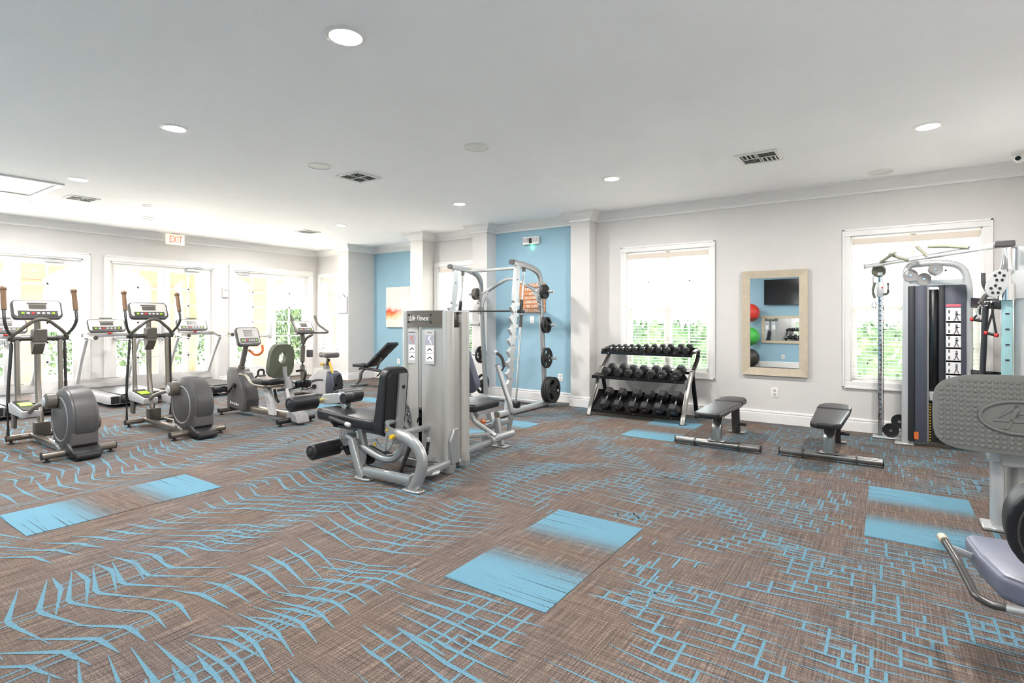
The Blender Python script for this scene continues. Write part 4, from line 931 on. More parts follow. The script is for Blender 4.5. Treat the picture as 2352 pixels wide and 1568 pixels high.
for s in (-1, 1):       # crank cover, link bar, pedal, swing lever, moving handle per side
    zc = 0.56 if s < 0 else 0.30
    cc = obj('crank_cover', MB().lathe([(0, 0), (0.055, 0.002), (0.08, 0.02), (0.08, 0.09), (0.07, 0.10), (0, 0.10)], (0.34, s * 0.13 - (0.10 if s < 0 else 0), zc), (0, 1, 0), 22), 'taupe_plastic', el)
    obj('crank_cap', MB().lathe([(0, -0.012), (0.04, -0.008), (0.05, 0.002)], (0.34, s * 0.13 - 0.10 if s < 0 else s * 0.13 + 0.1, zc), (0, 1, 0), 20), 'light_grey_plastic', cc)
    obj('link_bar', MB().tube([(0.34, s * 0.20, zc - 0.01), (0.12, s * 0.20, zc - 0.05), (-0.08, s * 0.20, zc - 0.10), (-0.35, s * 0.19, zc - 0.22 if s < 0 else 0.26), (-0.62, s * 0.19, 0.30)], 0.022, 12, 0.1), 'warm_silver', el)
    pz = 0.36 if s < 0 else 0.30
    pd = obj('foot_pedal', MB().prism([(-0.62, s * 0.19 - 0.085, pz), (-0.22, s * 0.19 - 0.075, pz - 0.02), (-0.20, s * 0.19 - 0.075, pz + 0.05), (-0.58, s * 0.19 - 0.085, pz + 0.12), (-0.66, s * 0.19 - 0.085, pz + 0.10)], (0, 0.16, 0), 0.012, 2), 'light_grey_plastic', el)
    obj('pedal_pad', MB().prism([(-0.56, s * 0.19 - 0.07, pz + 0.118), (-0.22, s * 0.19 - 0.06, pz + 0.052), (-0.22, s * 0.19 + 0.07, pz + 0.052), (-0.56, s * 0.19 + 0.07, pz + 0.118)], (0.002, 0, 0.012), 0.003), 'black_rubber', pd)
    obj('pad_stripe', MB().prism([(-0.46, s * 0.19 - 0.055, pz + 0.112), (-0.34, s * 0.19 - 0.05, pz + 0.089), (-0.34, s * 0.19 + 0.05, pz + 0.089), (-0.46, s * 0.19 + 0.055, pz + 0.112)], (0.001, 0, 0.006)), 'lime_plastic', pd)
    lv = obj('swing_lever', MB().rtube([(-0.70, s * 0.19, 1.15), (-0.66, s * 0.19, 0.50), (-0.60, s * 0.19, 0.34)], 0.045, 0.06, (1, 0, 0), 0.05, 0.014), 'warm_silver', el)
    obj('lever_shoe', MB().rtube([(-0.64, s * 0.19, 0.46), (-0.57, s * 0.19, 0.30)], 0.055, 0.09, (1, 0, 0), 0, 0.015).box((-0.60, s * 0.235, 0.28), (0.10, 0.03, 0.18), 0.01, 1), 'taupe_plastic', lv)
    hd2 = obj('moving_handle', MB().tube([(-0.70, s * 0.21, 1.16), (-0.64, s * 0.28, 1.24), (-0.58, s * 0.32, 1.36), (-0.62, s * 0.315, 1.50), (-0.66, s * 0.31, 1.66)], 0.016, 12, 0.1), 'dark_steel', el)
    obj('hand_grip', MB().tube([(-0.612, s * 0.315, 1.48), (-0.665, s * 0.31, 1.70)], 0.025, 12).ball((-0.668, s * 0.31, 1.705), 0.033, 14, 10), 'bronze_grip', hd2)
    obj('outer_post', MB().tube([(-0.73, s * 0.255, 0.09), (-0.73, s * 0.255, 0.60), (-0.70, s * 0.235, 1.05), (-0.70, s * 0.235, 1.15)], 0.016, 10, 0.15), 'dark_steel', el)
obj('pivot_axle', MB().cyl((-0.70, -0.27, 1.16), (-0.70, 0.27, 1.16), 0.026, 16), 'dark_steel', el)
for y in (-0.20, 0.20): obj('pivot_sleeve', MB().cyl((-0.70, y - 0.04, 1.16), (-0.70, y + 0.04, 1.16), 0.036, 16), 'charcoal_plastic', el)
obj('handlebar_arch', MB().tube([(-0.68, -0.255, 1.17), (-0.62, -0.20, 1.24), (-0.60, -0.05, 1.375), (-0.60, 0.05, 1.375), (-0.62, 0.20, 1.24), (-0.68, 0.255, 1.17)], 0.019, 12, 0.08), 'taupe_plastic', el)
obj('mast', MB().rtube([(-0.60, 0, 0.09), (-0.74, 0, 0.60), (-0.76, 0, 1.42)], 0.055, 0.07, (1, 0, 0), 0.2, 0.02), 'warm_silver', el)
obj('mast_cover', MB().box((-0.69, 0, 1.19), (0.10, 0.13, 0.15), 0.01, 1).prism([(-0.64, -0.065, 1.12), (-0.60, -0.065, 1.10), (-0.66, -0.065, 1.02), (-0.70, -0.065, 0.98), (-0.74, -0.065, 1.12)], (0, 0.10, 0)), 'taupe_plastic', el)
def console(root, o, w, h, tilt, face='console_face', rim='charcoal_plastic'):
    """screen unit facing +x, leaning back; keys and display as sub-parts"""
    Rm = Euler((0, math.radians(-tilt), 0)).to_matrix(); o = V(o)
    def at(mb):
        for i, v in enumerate(mb.v): mb.v[i] = o + Rm @ v
        return mb
    c = obj('console', at(MB().prism([(-0.05, a, b) for a, b in rrect(w, h, 0.05, 5)], (0.05, 0, 0), 0.014, 2)), rim, root)
    obj('console_panel', at(MB().prism([(0.0, a, b + 0.008) for a, b in rrect(w - 0.035, h - 0.045, 0.03, 4)], (0.004, 0, 0))), face, c)
    obj('display', at(MB().box((0.006, 0, h * 0.12), (0.004, w * 0.34, h * 0.22))), 'screen_grey', c)
    obj('info_bar', at(MB().box((0.006, 0, h * 0.30), (0.004, w * 0.40, h * 0.055))), 'screen_grey', c)
    obj('key_strip', at(MB().box((0.005, 0, -h * 0.23), (0.004, w * 0.78, h * 0.26), 0.001)), 'charcoal_plastic', c)
    for k in range(7): obj('key', at(MB().box((0.009, (k - 3) * w * 0.1, -h * 0.23), (0.005, w * 0.062, h * 0.10), 0.001)), 'red_plastic' if k == 2 else ('lime_plastic' if k in (0, 6) else 'light_grey_plastic'), c)
    return c
console(el, (-0.74, 0, 1.49), 0.45, 0.23, 24)
for s in (-1, 1): obj('front_shell', MB().box((-0.60, s * 0.0, 0.16), (0.12, 0.14, 0.14), 0.02, 2), 'taupe_plastic', el) if s > 0 else None
dup(el, (-7.2, 3.14, 0), 'grey elliptical trainer in front of the middle glass door', EG)

# ------------------------------------------------------------------ treadmills along the glass doors
TG = 'treadmills along the glass doors'
tm = thing('treadmill', 'silver treadmill at the picture edge, mostly behind the first elliptical', 'treadmill', (-10.6, 2.42, 0), group=TG, local=True)
obj('deck_frame', MB().prism([(-0.85, -0.36, 0.05), (0.80, -0.36, 0.05), (0.82, -0.36, 0.19), (-0.60, -0.36, 0.20), (-0.85, -0.36, 0.18)], (0, 0.72, 0), 0.01), 'mid_grey_plastic', tm)
for s in (-1, 1):
    obj('side_rail', MB().prism([(-0.70, s * 0.36 - 0.06, 0.20), (0.80, s * 0.36 - 0.06, 0.185), (0.83, s * 0.36 - 0.06, 0.14), (0.83, s * 0.36 - 0.06, 0.06), (0.60, s * 0.36 - 0.06, 0.05), (-0.70, s * 0.36 - 0.06, 0.10)], (0, 0.12, 0), 0.012, 2), 'light_grey_plastic', tm)
    obj('rear_cap', MB().bx(0.79, 0.84, s * 0.36 - 0.055, s * 0.36 + 0.055, 0.07, 0.185, 0.008), 'black_plastic', tm)
    obj('upright', MB().rtube([(-0.78, s * 0.37, 0.18), (-0.52, s * 0.38, 0.68), (-0.27, s * 0.385, 1.04)], 0.05, 0.07, (1, 0, 0), 0.3, 0.018), 'light_grey_plastic', tm)
    hr = obj('handrail', MB().tube([(-0.52, s * 0.30, 1.13), (-0.35, s * 0.38, 1.09), (0.16, s * 0.40, 1.075)], 0.03, 12, 0.08), 'light_grey_plastic', tm)
    obj('rail_grip', MB().cyl((-0.05, s * 0.40, 1.079), (0.17, s * 0.40, 1.075), 0.034, 14), 'taupe_plastic', hr); obj('rail_end', MB().cyl((0.17, s * 0.40, 1.075), (0.185, s * 0.40, 1.0745), 0.034, 14), 'charcoal_plastic', hr)
obj('running_belt', MB().bx(-0.58, 0.80, -0.27, 0.27, 0.196, 0.204, 0.003), 'charcoal_plastic', tm)
obj('rear_roller', MB().cyl((0.80, -0.28, 0.13), (0.80, 0.28, 0.13), 0.062, 18), 'black_plastic', tm)
obj('motor_hood', MB().prism([(-0.88, -0.37, 0.10), (-0.50, -0.37, 0.20), (-0.53, -0.37, 0.26), (-0.66, -0.37, 0.33), (-0.84, -0.37, 0.33), (-0.90, -0.37, 0.26)], (0, 0.74, 0), 0.03, 3), 'mid_grey_plastic', tm)
obj('hood_trim', MB().bx(-0.82, -0.72, -0.28, 0.28, 0.325, 0.338, 0.005), 'warm_silver', tm)
for x, y in ((0.62, -0.28), (0.62, 0.28), (-0.7, -0.28), (-0.7, 0.28)): obj('support_foot', MB().cyl((x, y, 0.003), (x, y, 0.06), 0.03, 12), 'black_rubber', tm)
obj('cross_handle', MB().box((-0.50, 0, 1.10), (0.10, 0.80, 0.06), 0.02, 2), 'mid_grey_plastic', tm)
c = console(tm, (-0.56, 0, 1.265), 0.56, 0.24, 26)
obj('stop_switch', MB().box((-0.44, 0.0, 1.135), (0.03, 0.06, 0.02), 0.004), 'red_plastic', tm); obj('safety_key', MB().box((-0.44, 0.33, 1.125), (0.03, 0.05, 0.03), 0.006), 'yellow_plastic', tm)
obj('fan_cap', MB().box((-0.62, 0, 1.39), (0.06, 0.18, 0.02), 0.008, 2), 'olive_rubber', tm)
for s in (-1, 1): obj('console_arm', MB().rtube([(-0.27, s * 0.385, 1.04), (-0.45, s * 0.33, 1.12)], 0.05, 0.05, (0, 0, 1), 0, 0.015), 'mid_grey_plastic', tm)
dup(tm, (-10.6, 3.76, 0), 'silver treadmill between the two ellipticals, before the middle door', TG)
dup(tm, (-10.6, 5.17, 0), 'silver treadmill farthest back, behind the second elliptical', TG)

# ------------------------------------------------------------------ recumbent bike
def z8(u, v): return (520 + u / 5.407, 700 + v / 5.407)
rb = thing('recumbent_bike', 'grey recumbent exercise bike with olive backrest', 'exercise bike', (-7.0, 4.25, 0), local=True)
def RB(u, v, y=0.0): p = PY(*z8(u, v), 4.25 + y); return p - V((-7.0, 4.25, 0))
bod = [(-0.92, 0.10), (-0.46, 0.06), (-0.44, 0.20), (-0.50, 0.40), (-0.60, 0.56), (-0.68, 0.66), (-0.88, 0.68), (-0.92, 0.60), (-0.90, 0.30)]
obj('body_shell', MB().prism([(a, -0.11, b) for a, b in bod], (0, 0.22, 0), 0.03, 3), 'drum_grey', rb)
obj('rear_fairing', MB().prism([(a, -0.095, b) for a, b in ((-0.50, 0.07), (-0.425, 0.07), (-0.40, 0.24), (-0.46, 0.44), (-0.58, 0.61), (-0.64, 0.62), (-0.54, 0.40))], (0, 0.19, 0), 0.02, 2), 'charcoal_plastic', rb)
obj('lettering', text('SportsArt', 0.06, axes((-0.70, -0.112, 0.17), (1, 0, -0.1), (0.1, 0, 1)), 0.001, 0.2), 'white_ink', rb, smooth=False)
cap_bar(-0.88, -0.24, 0.24, 0.065, 0.032, rb, 'taupe_plastic'); cap_bar(0.62, -0.26, 0.26, 0.065, 0.034, rb, 'black_plastic')
obj('main_beam', MB().rtube([(-0.50, 0, 0.10), (0.68, 0, 0.10)], 0.10, 0.085, (0, 0, 1), 0, 0.02), 'warm_silver', rb)
obj('rear_cover', MB().prism([(0.52, -0.09, 0.05), (0.80, -0.09, 0.03), (0.76, -0.09, 0.14), (0.66, -0.09, 0.18), (0.54, -0.09, 0.16)], (0, 0.18, 0), 0.015), 'mid_grey_plastic', rb)
obj('console_post', MB().tube([(-0.72, 0, 0.64), (-0.66, 0, 0.80), (-0.58, 0, 1.02)], 0.038, 14, 0.1).cyl((-0.74, 0, 0.62), (-0.70, 0, 0.70), 0.06, 18, 0.05), 'warm_silver', rb)
console(rb, (-0.52, 0, 1.13), 0.34, 0.28, 22)
obj('reading_grip', MB().tube([(-0.60, 0.05, 0.93), (-0.50, 0.10, 0.84), (-0.42, 0.16, 0.90), (-0.44, 0.16, 1.00)], 0.016, 10, 0.06), 'orange_plastic', rb)
for s, ang in ((-1, -0.75), (1, 2.39)):
    cx0, cz0 = -0.68, 0.43; ex, ez = cx0 + 0.17 * math.cos(ang) * -1, cz0 + 0.17 * math.sin(ang)
    ck = obj('crank_arm', MB().rtube([(cx0, s * 0.135, cz0), (ex, s * 0.145, ez)], 0.014, 0.03, (0, 1, 0), 0, 0.004).cyl((cx0, s * 0.11, cz0), (cx0, s * 0.145, cz0), 0.03, 14), 'black_plastic', rb)
    obj('pedal', MB().box((ex, s * 0.21, ez), (0.10, 0.10, 0.025), 0.006), 'charcoal_plastic', ck)
    obj('pedal_strap', MB().sweep(fillet([(ex, s * 0.165, ez + 0.01), (ex, s * 0.165, ez + 0.085), (ex, s * 0.255, ez + 0.085), (ex, s * 0.255, ez + 0.01)], 0.04, 5), rect_sec(0.03, 0.004), (1, 0, 0)), 'black_rubber', ck)
for s in (-1, 1):
    obj('seat_strut', MB().prism([(0.02, s * 0.09 - 0.03, 0.50), (0.13, s * 0.09 - 0.03, 0.50), (0.30, s * 0.09 - 0.03, 0.09), (0.18, s * 0.09 - 0.03, 0.09)], (0, 0.06, 0), 0.008), 'light_grey_plastic', rb) if s < 0 else obj('seat_strut', MB().prism([(0.22, 0.03, 0.47), (0.34, 0.03, 0.47), (0.56, 0.03, 0.10), (0.42, 0.03, 0.10)], (0, 0.09, 0), 0.008), 'light_grey_plastic', rb)
    obj('side_handle', MB().tube([(-0.26, s * 0.27, 0.62), (-0.10, s * 0.27, 0.62), (0.06, s * 0.28, 0.50), (0.30, s * 0.24, 0.49)], 0.019, 12, 0.07), 'warm_silver', rb)
obj('slider_lock', MB().tube([(0.16, -0.02, 0.42), (0.22, -0.03, 0.30), (0.27, -0.03, 0.26)], 0.018, 10, 0.04), 'black_plastic', rb)
m = MB().prism([(a, b, 0.50) for a, b in ((-0.12, -0.19), (0.18, -0.21), (0.28, -0.16), (0.28, 0.16), (0.18, 0.21), (-0.12, 0.19), (-0.18, 0.0))], (0, 0, 0.07), 0.025, 3); obj('seat', m, 'black_vinyl', rb)
obj('seat_tray', MB().bx(-0.10, 0.30, -0.17, 0.17, 0.465, 0.50, 0.01), 'warm_silver', rb)
def ring_pad(ow, oh, iw, ih, ioff, th, m_out):
    """oval pad with an oval opening, in the y-z plane, thickness along x"""
    n = 32; O = oval(ow, oh, n, 3.2); I = [(a, b + ioff) for a, b in oval(iw, ih, n, 2.2)]; vs = []; fs = []
    for x in (0, th):
        for a, b in O: vs.append((x, a * (1.0 - 0.15 * (b / oh)), b))
        for a, b in I: vs.append((x, a, b))
    q = 2 * n
    for i in range(n):
        j = (i + 1) % n
        fs += [(i, j, n + j, n + i), (q + i, q + n + i, q + n + j, q + j), (i, q + i, q + j, j), (n + i, n + j, q + n + j, q + n + i)]
    return MB().add(vs, fs)
m = ring_pad(0.36, 0.47, 0.11, 0.15, 0.05, 0.07, None); R3 = Euler((0, math.radians(10), 0)).to_matrix()
for i, v in enumerate(m.v): m.v[i] = V((0.24, 0, 0.82)) + R3 @ v
obj('backrest', m, 'olive_rubber', rb)
obj('back_post', MB().tube([(0.36, 0, 0.74), (0.37, 0, 0.64), (0.40, 0.03, 0.46)], 0.028, 12, 0.05, scales=None).cyl((0.38, 0.02, 0.60), (0.42, 0.04, 0.44), 0.035, 14, 0.06), 'mid_grey_plastic', rb)
obj('arm_loop', MB().tube([(0.30, 0.22, 0.66), (0.42, 0.26, 0.68), (0.44, 0.27, 0.64), (0.40, 0.27, 0.54)], 0.017, 10, 0.04), 'dark_steel', rb)
obj('bottle_tray', MB().lathe([(0, 0), (0.10, 0), (0.115, 0.07), (0.12, 0.075), (0.11, 0.075), (0.095, 0.006), (0, 0.006)], (0.48, 0.20, 0.46), (0, 0, 1), 22), 'black_gloss', rb)
obj('adjust_bar', MB().tube([(0.42, -0.14, 0.44), (0.44, 0.16, 0.455)], 0.016, 10), 'black_plastic', rb)
obj('rear_lever', MB().prism([(0.46, -0.05, 0.46), (0.60, -0.05, 0.10), (0.52, -0.05, 0.10)], (0, 0.04, 0)), 'light_grey_plastic', rb)

# ------------------------------------------------------------------ upright bike
ub = thing('upright_bike', 'silver upright exercise bike with tall console by the far door', 'exercise bike', (-8.1, 5.85, 0), local=True)
cap_bar(-0.45, -0.25, 0.25, 0.06, 0.032, ub, 'taupe_plastic'); cap_bar(0.48, -0.25, 0.25, 0.06, 0.032, ub, 'taupe_plastic')
obj('main_beam', MB().rtube([(-0.45, 0, 0.08), (0.48, 0, 0.08)], 0.08, 0.06, (0, 0, 1), 0, 0.015), 'warm_silver', ub)
sh = [(-0.38, 0.08), (0.46, 0.08), (0.52, 0.26), (0.44, 0.46), (0.24, 0.53), (0.04, 0.50), (-0.16, 0.36), (-0.34, 0.18)]
obj('body_shell', MB().prism([(a, -0.10, b) for a, b in sh], (0, 0.20, 0), 0.035, 3), 'light_grey_plastic', ub)
obj('arch_trim', MB().sweep(fillet([(-0.30, -0.108, 0.14), (-0.10, -0.108, 0.30), (0.10, -0.108, 0.345), (0.24, -0.108, 0.345)], 0.1, 5), rect_sec(0.02, 0.03), (0, 1, 0)), 'charcoal_plastic', ub)
obj('rear_drum', MB().prism([(a, -0.108, b) for a, b in ((0.30, 0.09), (0.46, 0.09), (0.52, 0.26), (0.46, 0.45), (0.34, 0.50), (0.30, 0.30))], (0, 0.216, 0), 0.025, 2), 'slate_plastic', ub)
obj('rear_disc', MB().cyl((0.515, -0.06, 0.27), (0.53, -0.06, 0.27), 0.02, 8).prism([(0.50, a, b + 0.28) for a, b in oval(0.17, 0.34, 20, 2.4)], (0.03, 0, 0), 0.008), 'black_plastic', ub)
obj('mast', MB().tube([(-0.44, 0, 0.08), (-0.50, 0, 0.50), (-0.47, 0, 0.95), (-0.50, 0, 1.12)], 0.04, 14, 0.2), 'taupe_plastic', ub)
obj('mast_brace', MB().tube([(-0.47, 0, 0.92), (-0.38, 0, 1.04), (-0.20, 0, 1.10)], 0.022, 10, 0.08), 'taupe_plastic', ub)
obj('bottle_holder', MB().box((-0.42, 0.10, 0.76), (0.07, 0.09, 0.13), 0.01, 2), 'charcoal_plastic', ub)
for s in (-1, 1):
    hb = obj('handlebar', MB().tube([(-0.50, s * 0.02, 1.12), (-0.46, s * 0.18, 1.13), (-0.20, s * 0.30, 1.13), (-0.16, s * 0.30, 1.15), (-0.40, s * 0.25, 1.28), (-0.46, s * 0.24, 1.42)], 0.018, 12, 0.06), 'taupe_plastic', ub)
    obj('hand_grip', MB().cyl((-0.435, s * 0.244, 1.35), (-0.465, s * 0.24, 1.435), 0.022, 12), 'olive_rubber', hb)
    ang = 3.7 if s < 0 else 0.56; cx0, cz0 = 0.02, 0.22; ex, ez = cx0 + 0.17 * math.cos(ang), cz0 + 0.17 * math.sin(ang) * 0.55
    ck = obj('crank_arm', MB().rtube([(cx0, s * 0.13, cz0), (ex, s * 0.14, ez)], 0.014, 0.03, (0, 1, 0), 0, 0.004).cyl((cx0, s * 0.10, cz0), (cx0, s * 0.14, cz0), 0.035, 14), 'black_plastic', ub)
    obj('pedal', MB().box((ex, s * 0.20, ez), (0.10, 0.10, 0.025), 0.006), 'charcoal_plastic', ck)
    obj('pedal_strap', MB().sweep(fillet([(ex, s * 0.155, ez + 0.01), (ex, s * 0.155, ez + 0.08), (ex, s * 0.245, ez + 0.08), (ex, s * 0.245, ez + 0.01)], 0.04, 5), rect_sec(0.03, 0.004), (1, 0, 0)), 'black_rubber', ck)
console(ub, (-0.44, 0, 1.235), 0.36, 0.24, 34)
obj('saddle_post', MB().rtube([(0.20, 0, 0.50), (0.24, 0, 0.70)], 0.045, 0.06, (1, 0, 0), 0, 0.008), 'dark_steel', ub); obj('post_sleeve', MB().rtube([(0.185, 0, 0.50), (0.205, 0, 0.60)], 0.07, 0.09, (1, 0, 0), 0, 0.01), 'mid_grey_plastic', ub)
sd_ = MB().prism([(a, b, 0.72) for a, b in ((0.02, -0.035), (0.16, -0.05), (0.28, -0.12), (0.38, -0.13), (0.42, -0.08), (0.42, 0.08), (0.38, 0.13), (0.28, 0.12), (0.16, 0.05), (0.02, 0.035))], (0, 0, 0.085), 0.03, 3)
obj('saddle', sd_, 'drum_grey', ub)
obj('adjust_knob', MB().cyl((0.16, -0.03, 0.60), (0.12, -0.06, 0.60), 0.022, 12), 'yellow_plastic', ub); obj('adjust_lever', MB().tube([(0.30, -0.02, 0.64), (0.36, -0.03, 0.56), (0.40, -0.03, 0.46)], 0.018, 10, 0.05), 'yellow_plastic', ub)

# ------------------------------------------------------------------ incline bench far back
fb = thing('incline_bench', 'adjustable incline bench with raised black back pad before the blue alcove', 'bench', (-8.45, 7.35, 0), local=True)
obj('seat_pad', MB().box((-0.28, 0, 0.44), (0.36, 0.29, 0.06), 0.02, 2), 'black_vinyl', fb)
for k, (a, b) in enumerate((((-0.06, 0.47), (0.26, 0.71)), ((0.27, 0.718), (0.56, 0.93)))):
    d = V((b[0] - a[0], 0, b[1] - a[1])); n = V((-d.z, 0, d.x)).normalized()
    poly = [V((a[0], -0.145, a[1])), V((b[0], -0.145, b[1])), V((b[0], -0.145, b[1])) - n * 0.06, V((a[0], -0.145, a[1])) - n * 0.06]
    obj('back_pad', MB().prism(poly, (0, 0.29, 0), 0.02, 2), 'black_vinyl', fb)
obj('frame_spine', MB().rtube([(-0.40, 0, 0.36), (-0.30, 0, 0.385), (0.50, 0, 0.33)], 0.06, 0.05, (0, 0, 1), 0.1, 0.01), 'dark_steel', fb)
obj('front_leg', MB().rtube([(-0.24, 0, 0.38), (-0.36, 0, 0.30), (-0.40, 0, 0.12), (-0.52, 0, 0.045)], 0.06, 0.05, (0, 1, 0), 0.08, 0.01), 'bench_steel', fb)
obj('front_foot', MB().rtube([(-0.42, -0.2, 0.025), (-0.42, 0.2, 0.025)], 0.06, 0.045, (0, 0, 1), 0, 0.008), 'bench_steel', fb)
obj('rear_leg', MB().rtube([(0.48, 0, 0.34), (0.58, 0, 0.03)], 0.06, 0.05, (0, 1, 0), 0, 0.01), 'bench_steel', fb); obj('rear_foot', MB().rtube([(0.58, -0.25, 0.025), (0.58, 0.25, 0.025)], 0.06, 0.045, (0, 0, 1), 0, 0.008), 'bench_steel', fb)
obj('adjust_rack', MB().rtube([(0.10, 0, 0.36), (0.24, 0, 0.62)], 0.02, 0.05, (0, 1, 0)).rtube([(0.14, -0.02, 0.24), (0.26, -0.02, 0.34)], 0.012, 0.05, (0, 1, 0)), 'bench_steel', fb)
# ------------------------------------------------------------------ barbell rack machine with guided bar
sm = thing('smith_machine', 'silver guided barbell machine standing before the blue niche', 'gym machine', (-5.03, 6.7, 0))
SXR, SXL = -4.43, -5.63
for X, dy in ((SXR, 0.0), (SXL, 0.03)):
    s = 1 if X == SXR else -1
    def Q(y, z): return V((X, y + dy, z))
    b = obj('base_beam', MB().sweep([Q(6.06, 0.05), Q(7.40, 0.05)], rect_sec(0.085, 0.085, 0.03), (0, 0, 1)), 'silver_white', sm)
    obj('end_cap', MB().sweep([Q(6.045, 0.05), Q(6.06, 0.05)], rect_sec(0.09, 0.09, 0.03), (0, 0, 1)), 'taupe_plastic', b)
    fr = obj('rear_upright', MB().sweep(fillet([Q(7.345, 0.08), Q(7.215, 1.60), Q(7.20, 2.08), Q(6.92, 2.165), Q(6.43, 2.20)], 0.24, 8), rect_sec(0.06, 0.085, 0.02), (0, 1, 0)), 'silver_paint', sm)
    obj('end_cap', MB().sweep([Q(6.43, 2.20), Q(6.405, 2.20)], rect_sec(0.066, 0.09, 0.02), (0, 1, 0)), 'charcoal_plastic', fr)
    obj('lettering', text('Life Fitness', 0.10, axes((X, 7.215 - 0.062 + dy, 1.66), (0, -0.06, 1), (-1, 0, 0)), 0.001, 0.35, 0.95), 'black_ink', fr, smooth=False)
    # notched hook plate
    def U(z, off): y = 6.30 + (6.555 - 6.30) * (z - 0.07) / 2.1; return Q(y + off, z)
    poly = [U(0.07, -0.05), U(0.34, -0.05)]
    zz = [0.45 + 0.158 * k for k in range(8)]
    for z in zz: poly += [U(z - 0.03, -0.095), U(z - 0.005, -0.11), U(z + 0.015, -0.045), U(z + 0.06, -0.03), U(z + 0.09, -0.05)]
    poly += [U(1.75, -0.06), U(2.16, -0.05), U(2.16, 0.05), U(1.80, 0.07)]
    for z in reversed(zz): poly += [U(z + 0.115, 0.06), U(z + 0.075, 0.035), U(z + 0.045, 0.11), U(z + 0.02, 0.095), U(z + 0.005, 0.045)]
    poly += [U(0.34, 0.05), U(0.07, 0.05)]
    hp_ = obj('hook_plate', MB().prism([p - V((0.022, 0, 0)) for p in poly], (0.044, 0, 0)), 'silver_white', sm, smooth=False)
    for z in (0.52, 1.0, 1.48, 1.95): obj('bolt', MB().cyl(U(z, 0) + V((0.022, 0, 0)), U(z, 0) + V((0.028, 0, 0)), 0.009, 8), 'dark_steel', hp_)
    ro = obj('guide_rod', MB().cyl(Q(6.52, 0.12), Q(6.735, 2.15), 0.014, 12), 'chrome', sm)
    obj('rod_bushing', MB().cyl(Q(6.727, 2.08), Q(6.735, 2.15), 0.026, 12), 'dark_steel', ro); obj('rod_stop', MB().box(Q(6.53, 0.13), (0.08, 0.12, 0.09), 0.012, 1), 'black_plastic', ro)
    obj('bar_sleeve', MB().cyl(Q(6.64, 1.26), Q(6.66, 1.44), 0.026, 14), 'charcoal_plastic', sm)
    obj('bar_hook', MB().box(Q(6.665, 1.58), (0.03, 0.06, 0.17), 0.008, 1, Euler((math.radians(-8), 0, 0))).box(Q(6.65, 1.49), (0.07, 0.12, 0.05), 0.008), 'black_plastic', sm)
    for k, z in enumerate((1.80, 1.285, 0.77, 0.27)):
        y = 7.345 - 0.13 * (z - 0.08) / 1.52
        pg = obj('storage_peg', MB().cyl(V((X + s * 0.035, y + dy, z)), V((X + s * 0.24, y + dy, z)), 0.0235, 14), 'chrome', sm)
        obj('peg_collar', MB().cyl(V((X + s * 0.03, y + dy, z)), V((X + s * 0.045, y + dy, z)), 0.038, 14), 'black_rubber', pg)
obj('barbell', MB().cyl((SXL - 0.06, 6.69, 1.50), (SXR + 0.04, 6.66, 1.50), 0.0145, 12), 'dark_steel', sm)
obj('top_crossbar', MB().rtube([(SXL, 6.98, 2.165), (SXR, 6.90, 2.165)], 0.05, 0.05, (0, 0, 1), 0, 0.015), 'silver_paint', sm)
obj('back_brace', MB().rtube([(SXL + 0.03, 7.24, 1.80), (-5.10, 7.24, 2.03), (-4.95, 7.24, 2.03), (SXR - 0.03, 7.22, 1.80)], 0.05, 0.06, (0, 1, 0), 0.1, 0.012), 'silver_paint', sm)
for s, X in ((1, SXL), (-1, SXR)): obj('corner_gusset', MB().prism([(X + s * 0.03, 7.215, 1.80), (X + s * 0.20, 7.215, 1.88), (X + s * 0.09, 7.215, 1.70), (X + s * 0.03, 7.215, 1.50)], (0, 0.015, 0)), 'silver_paint', sm)
obj('rear_crossbar', MB().rtube([(SXL, 7.40, 0.05), (SXR, 7.37, 0.05)], 0.06, 0.06, (0, 0, 1), 0, 0.015), 'silver_white', sm)

# weight plates hanging on the pegs
def plate_mesh(R, th, grips=True):
    n = 36; rs = [0.026, 0.30 * R, 0.34 * R, 0.44 * R, 0.76 * R, 0.84 * R, R]; xs = [th * 0.5, th * 0.5, th * 0.36, th * 0.30, th * 0.30, th * 0.5, th * 0.42]; vs = []; fs = []; m = len(rs)
    for sd in (1, -1):
        for i in range(n):
            a = 2 * PI * i / n
            for r, x in zip(rs, xs): vs.append((sd * x, r * math.cos(a), r * math.sin(a)))
    hole = lambda i, k: grips and k == 3 and (i % 12) in (2, 3, 4, 5, 6, 7, 8)
    N = n * m
    for i in range(n):
        j = (i + 1) % n
        for k in range(m - 1):
            if hole(i, k):
                fs += [(i * m + k, j * m + k, N + j * m + k, N + i * m + k), (i * m + k + 1, N + i * m + k + 1, N + j * m + k + 1, j * m + k + 1)]
                if not hole((i - 1) % n, k): fs.append((i * m + k, N + i * m + k, N + i * m + k + 1, i * m + k + 1))
                if not hole(j, k): fs.append((j * m + k, j * m + k + 1, N + j * m + k + 1, N + j * m + k))
                continue
            fs += [(i * m + k, i * m + k + 1, j * m + k + 1, j * m + k), (N + i * m + k, N + j * m + k, N + j * m + k + 1, N + i * m + k + 1)]
        fs += [(i * m + m - 1, N + i * m + m - 1, N + j * m + m - 1, j * m + m - 1), (i * m, j * m, N + j * m, N + i * m)]
    return MB().add(vs, fs)
PM = {}
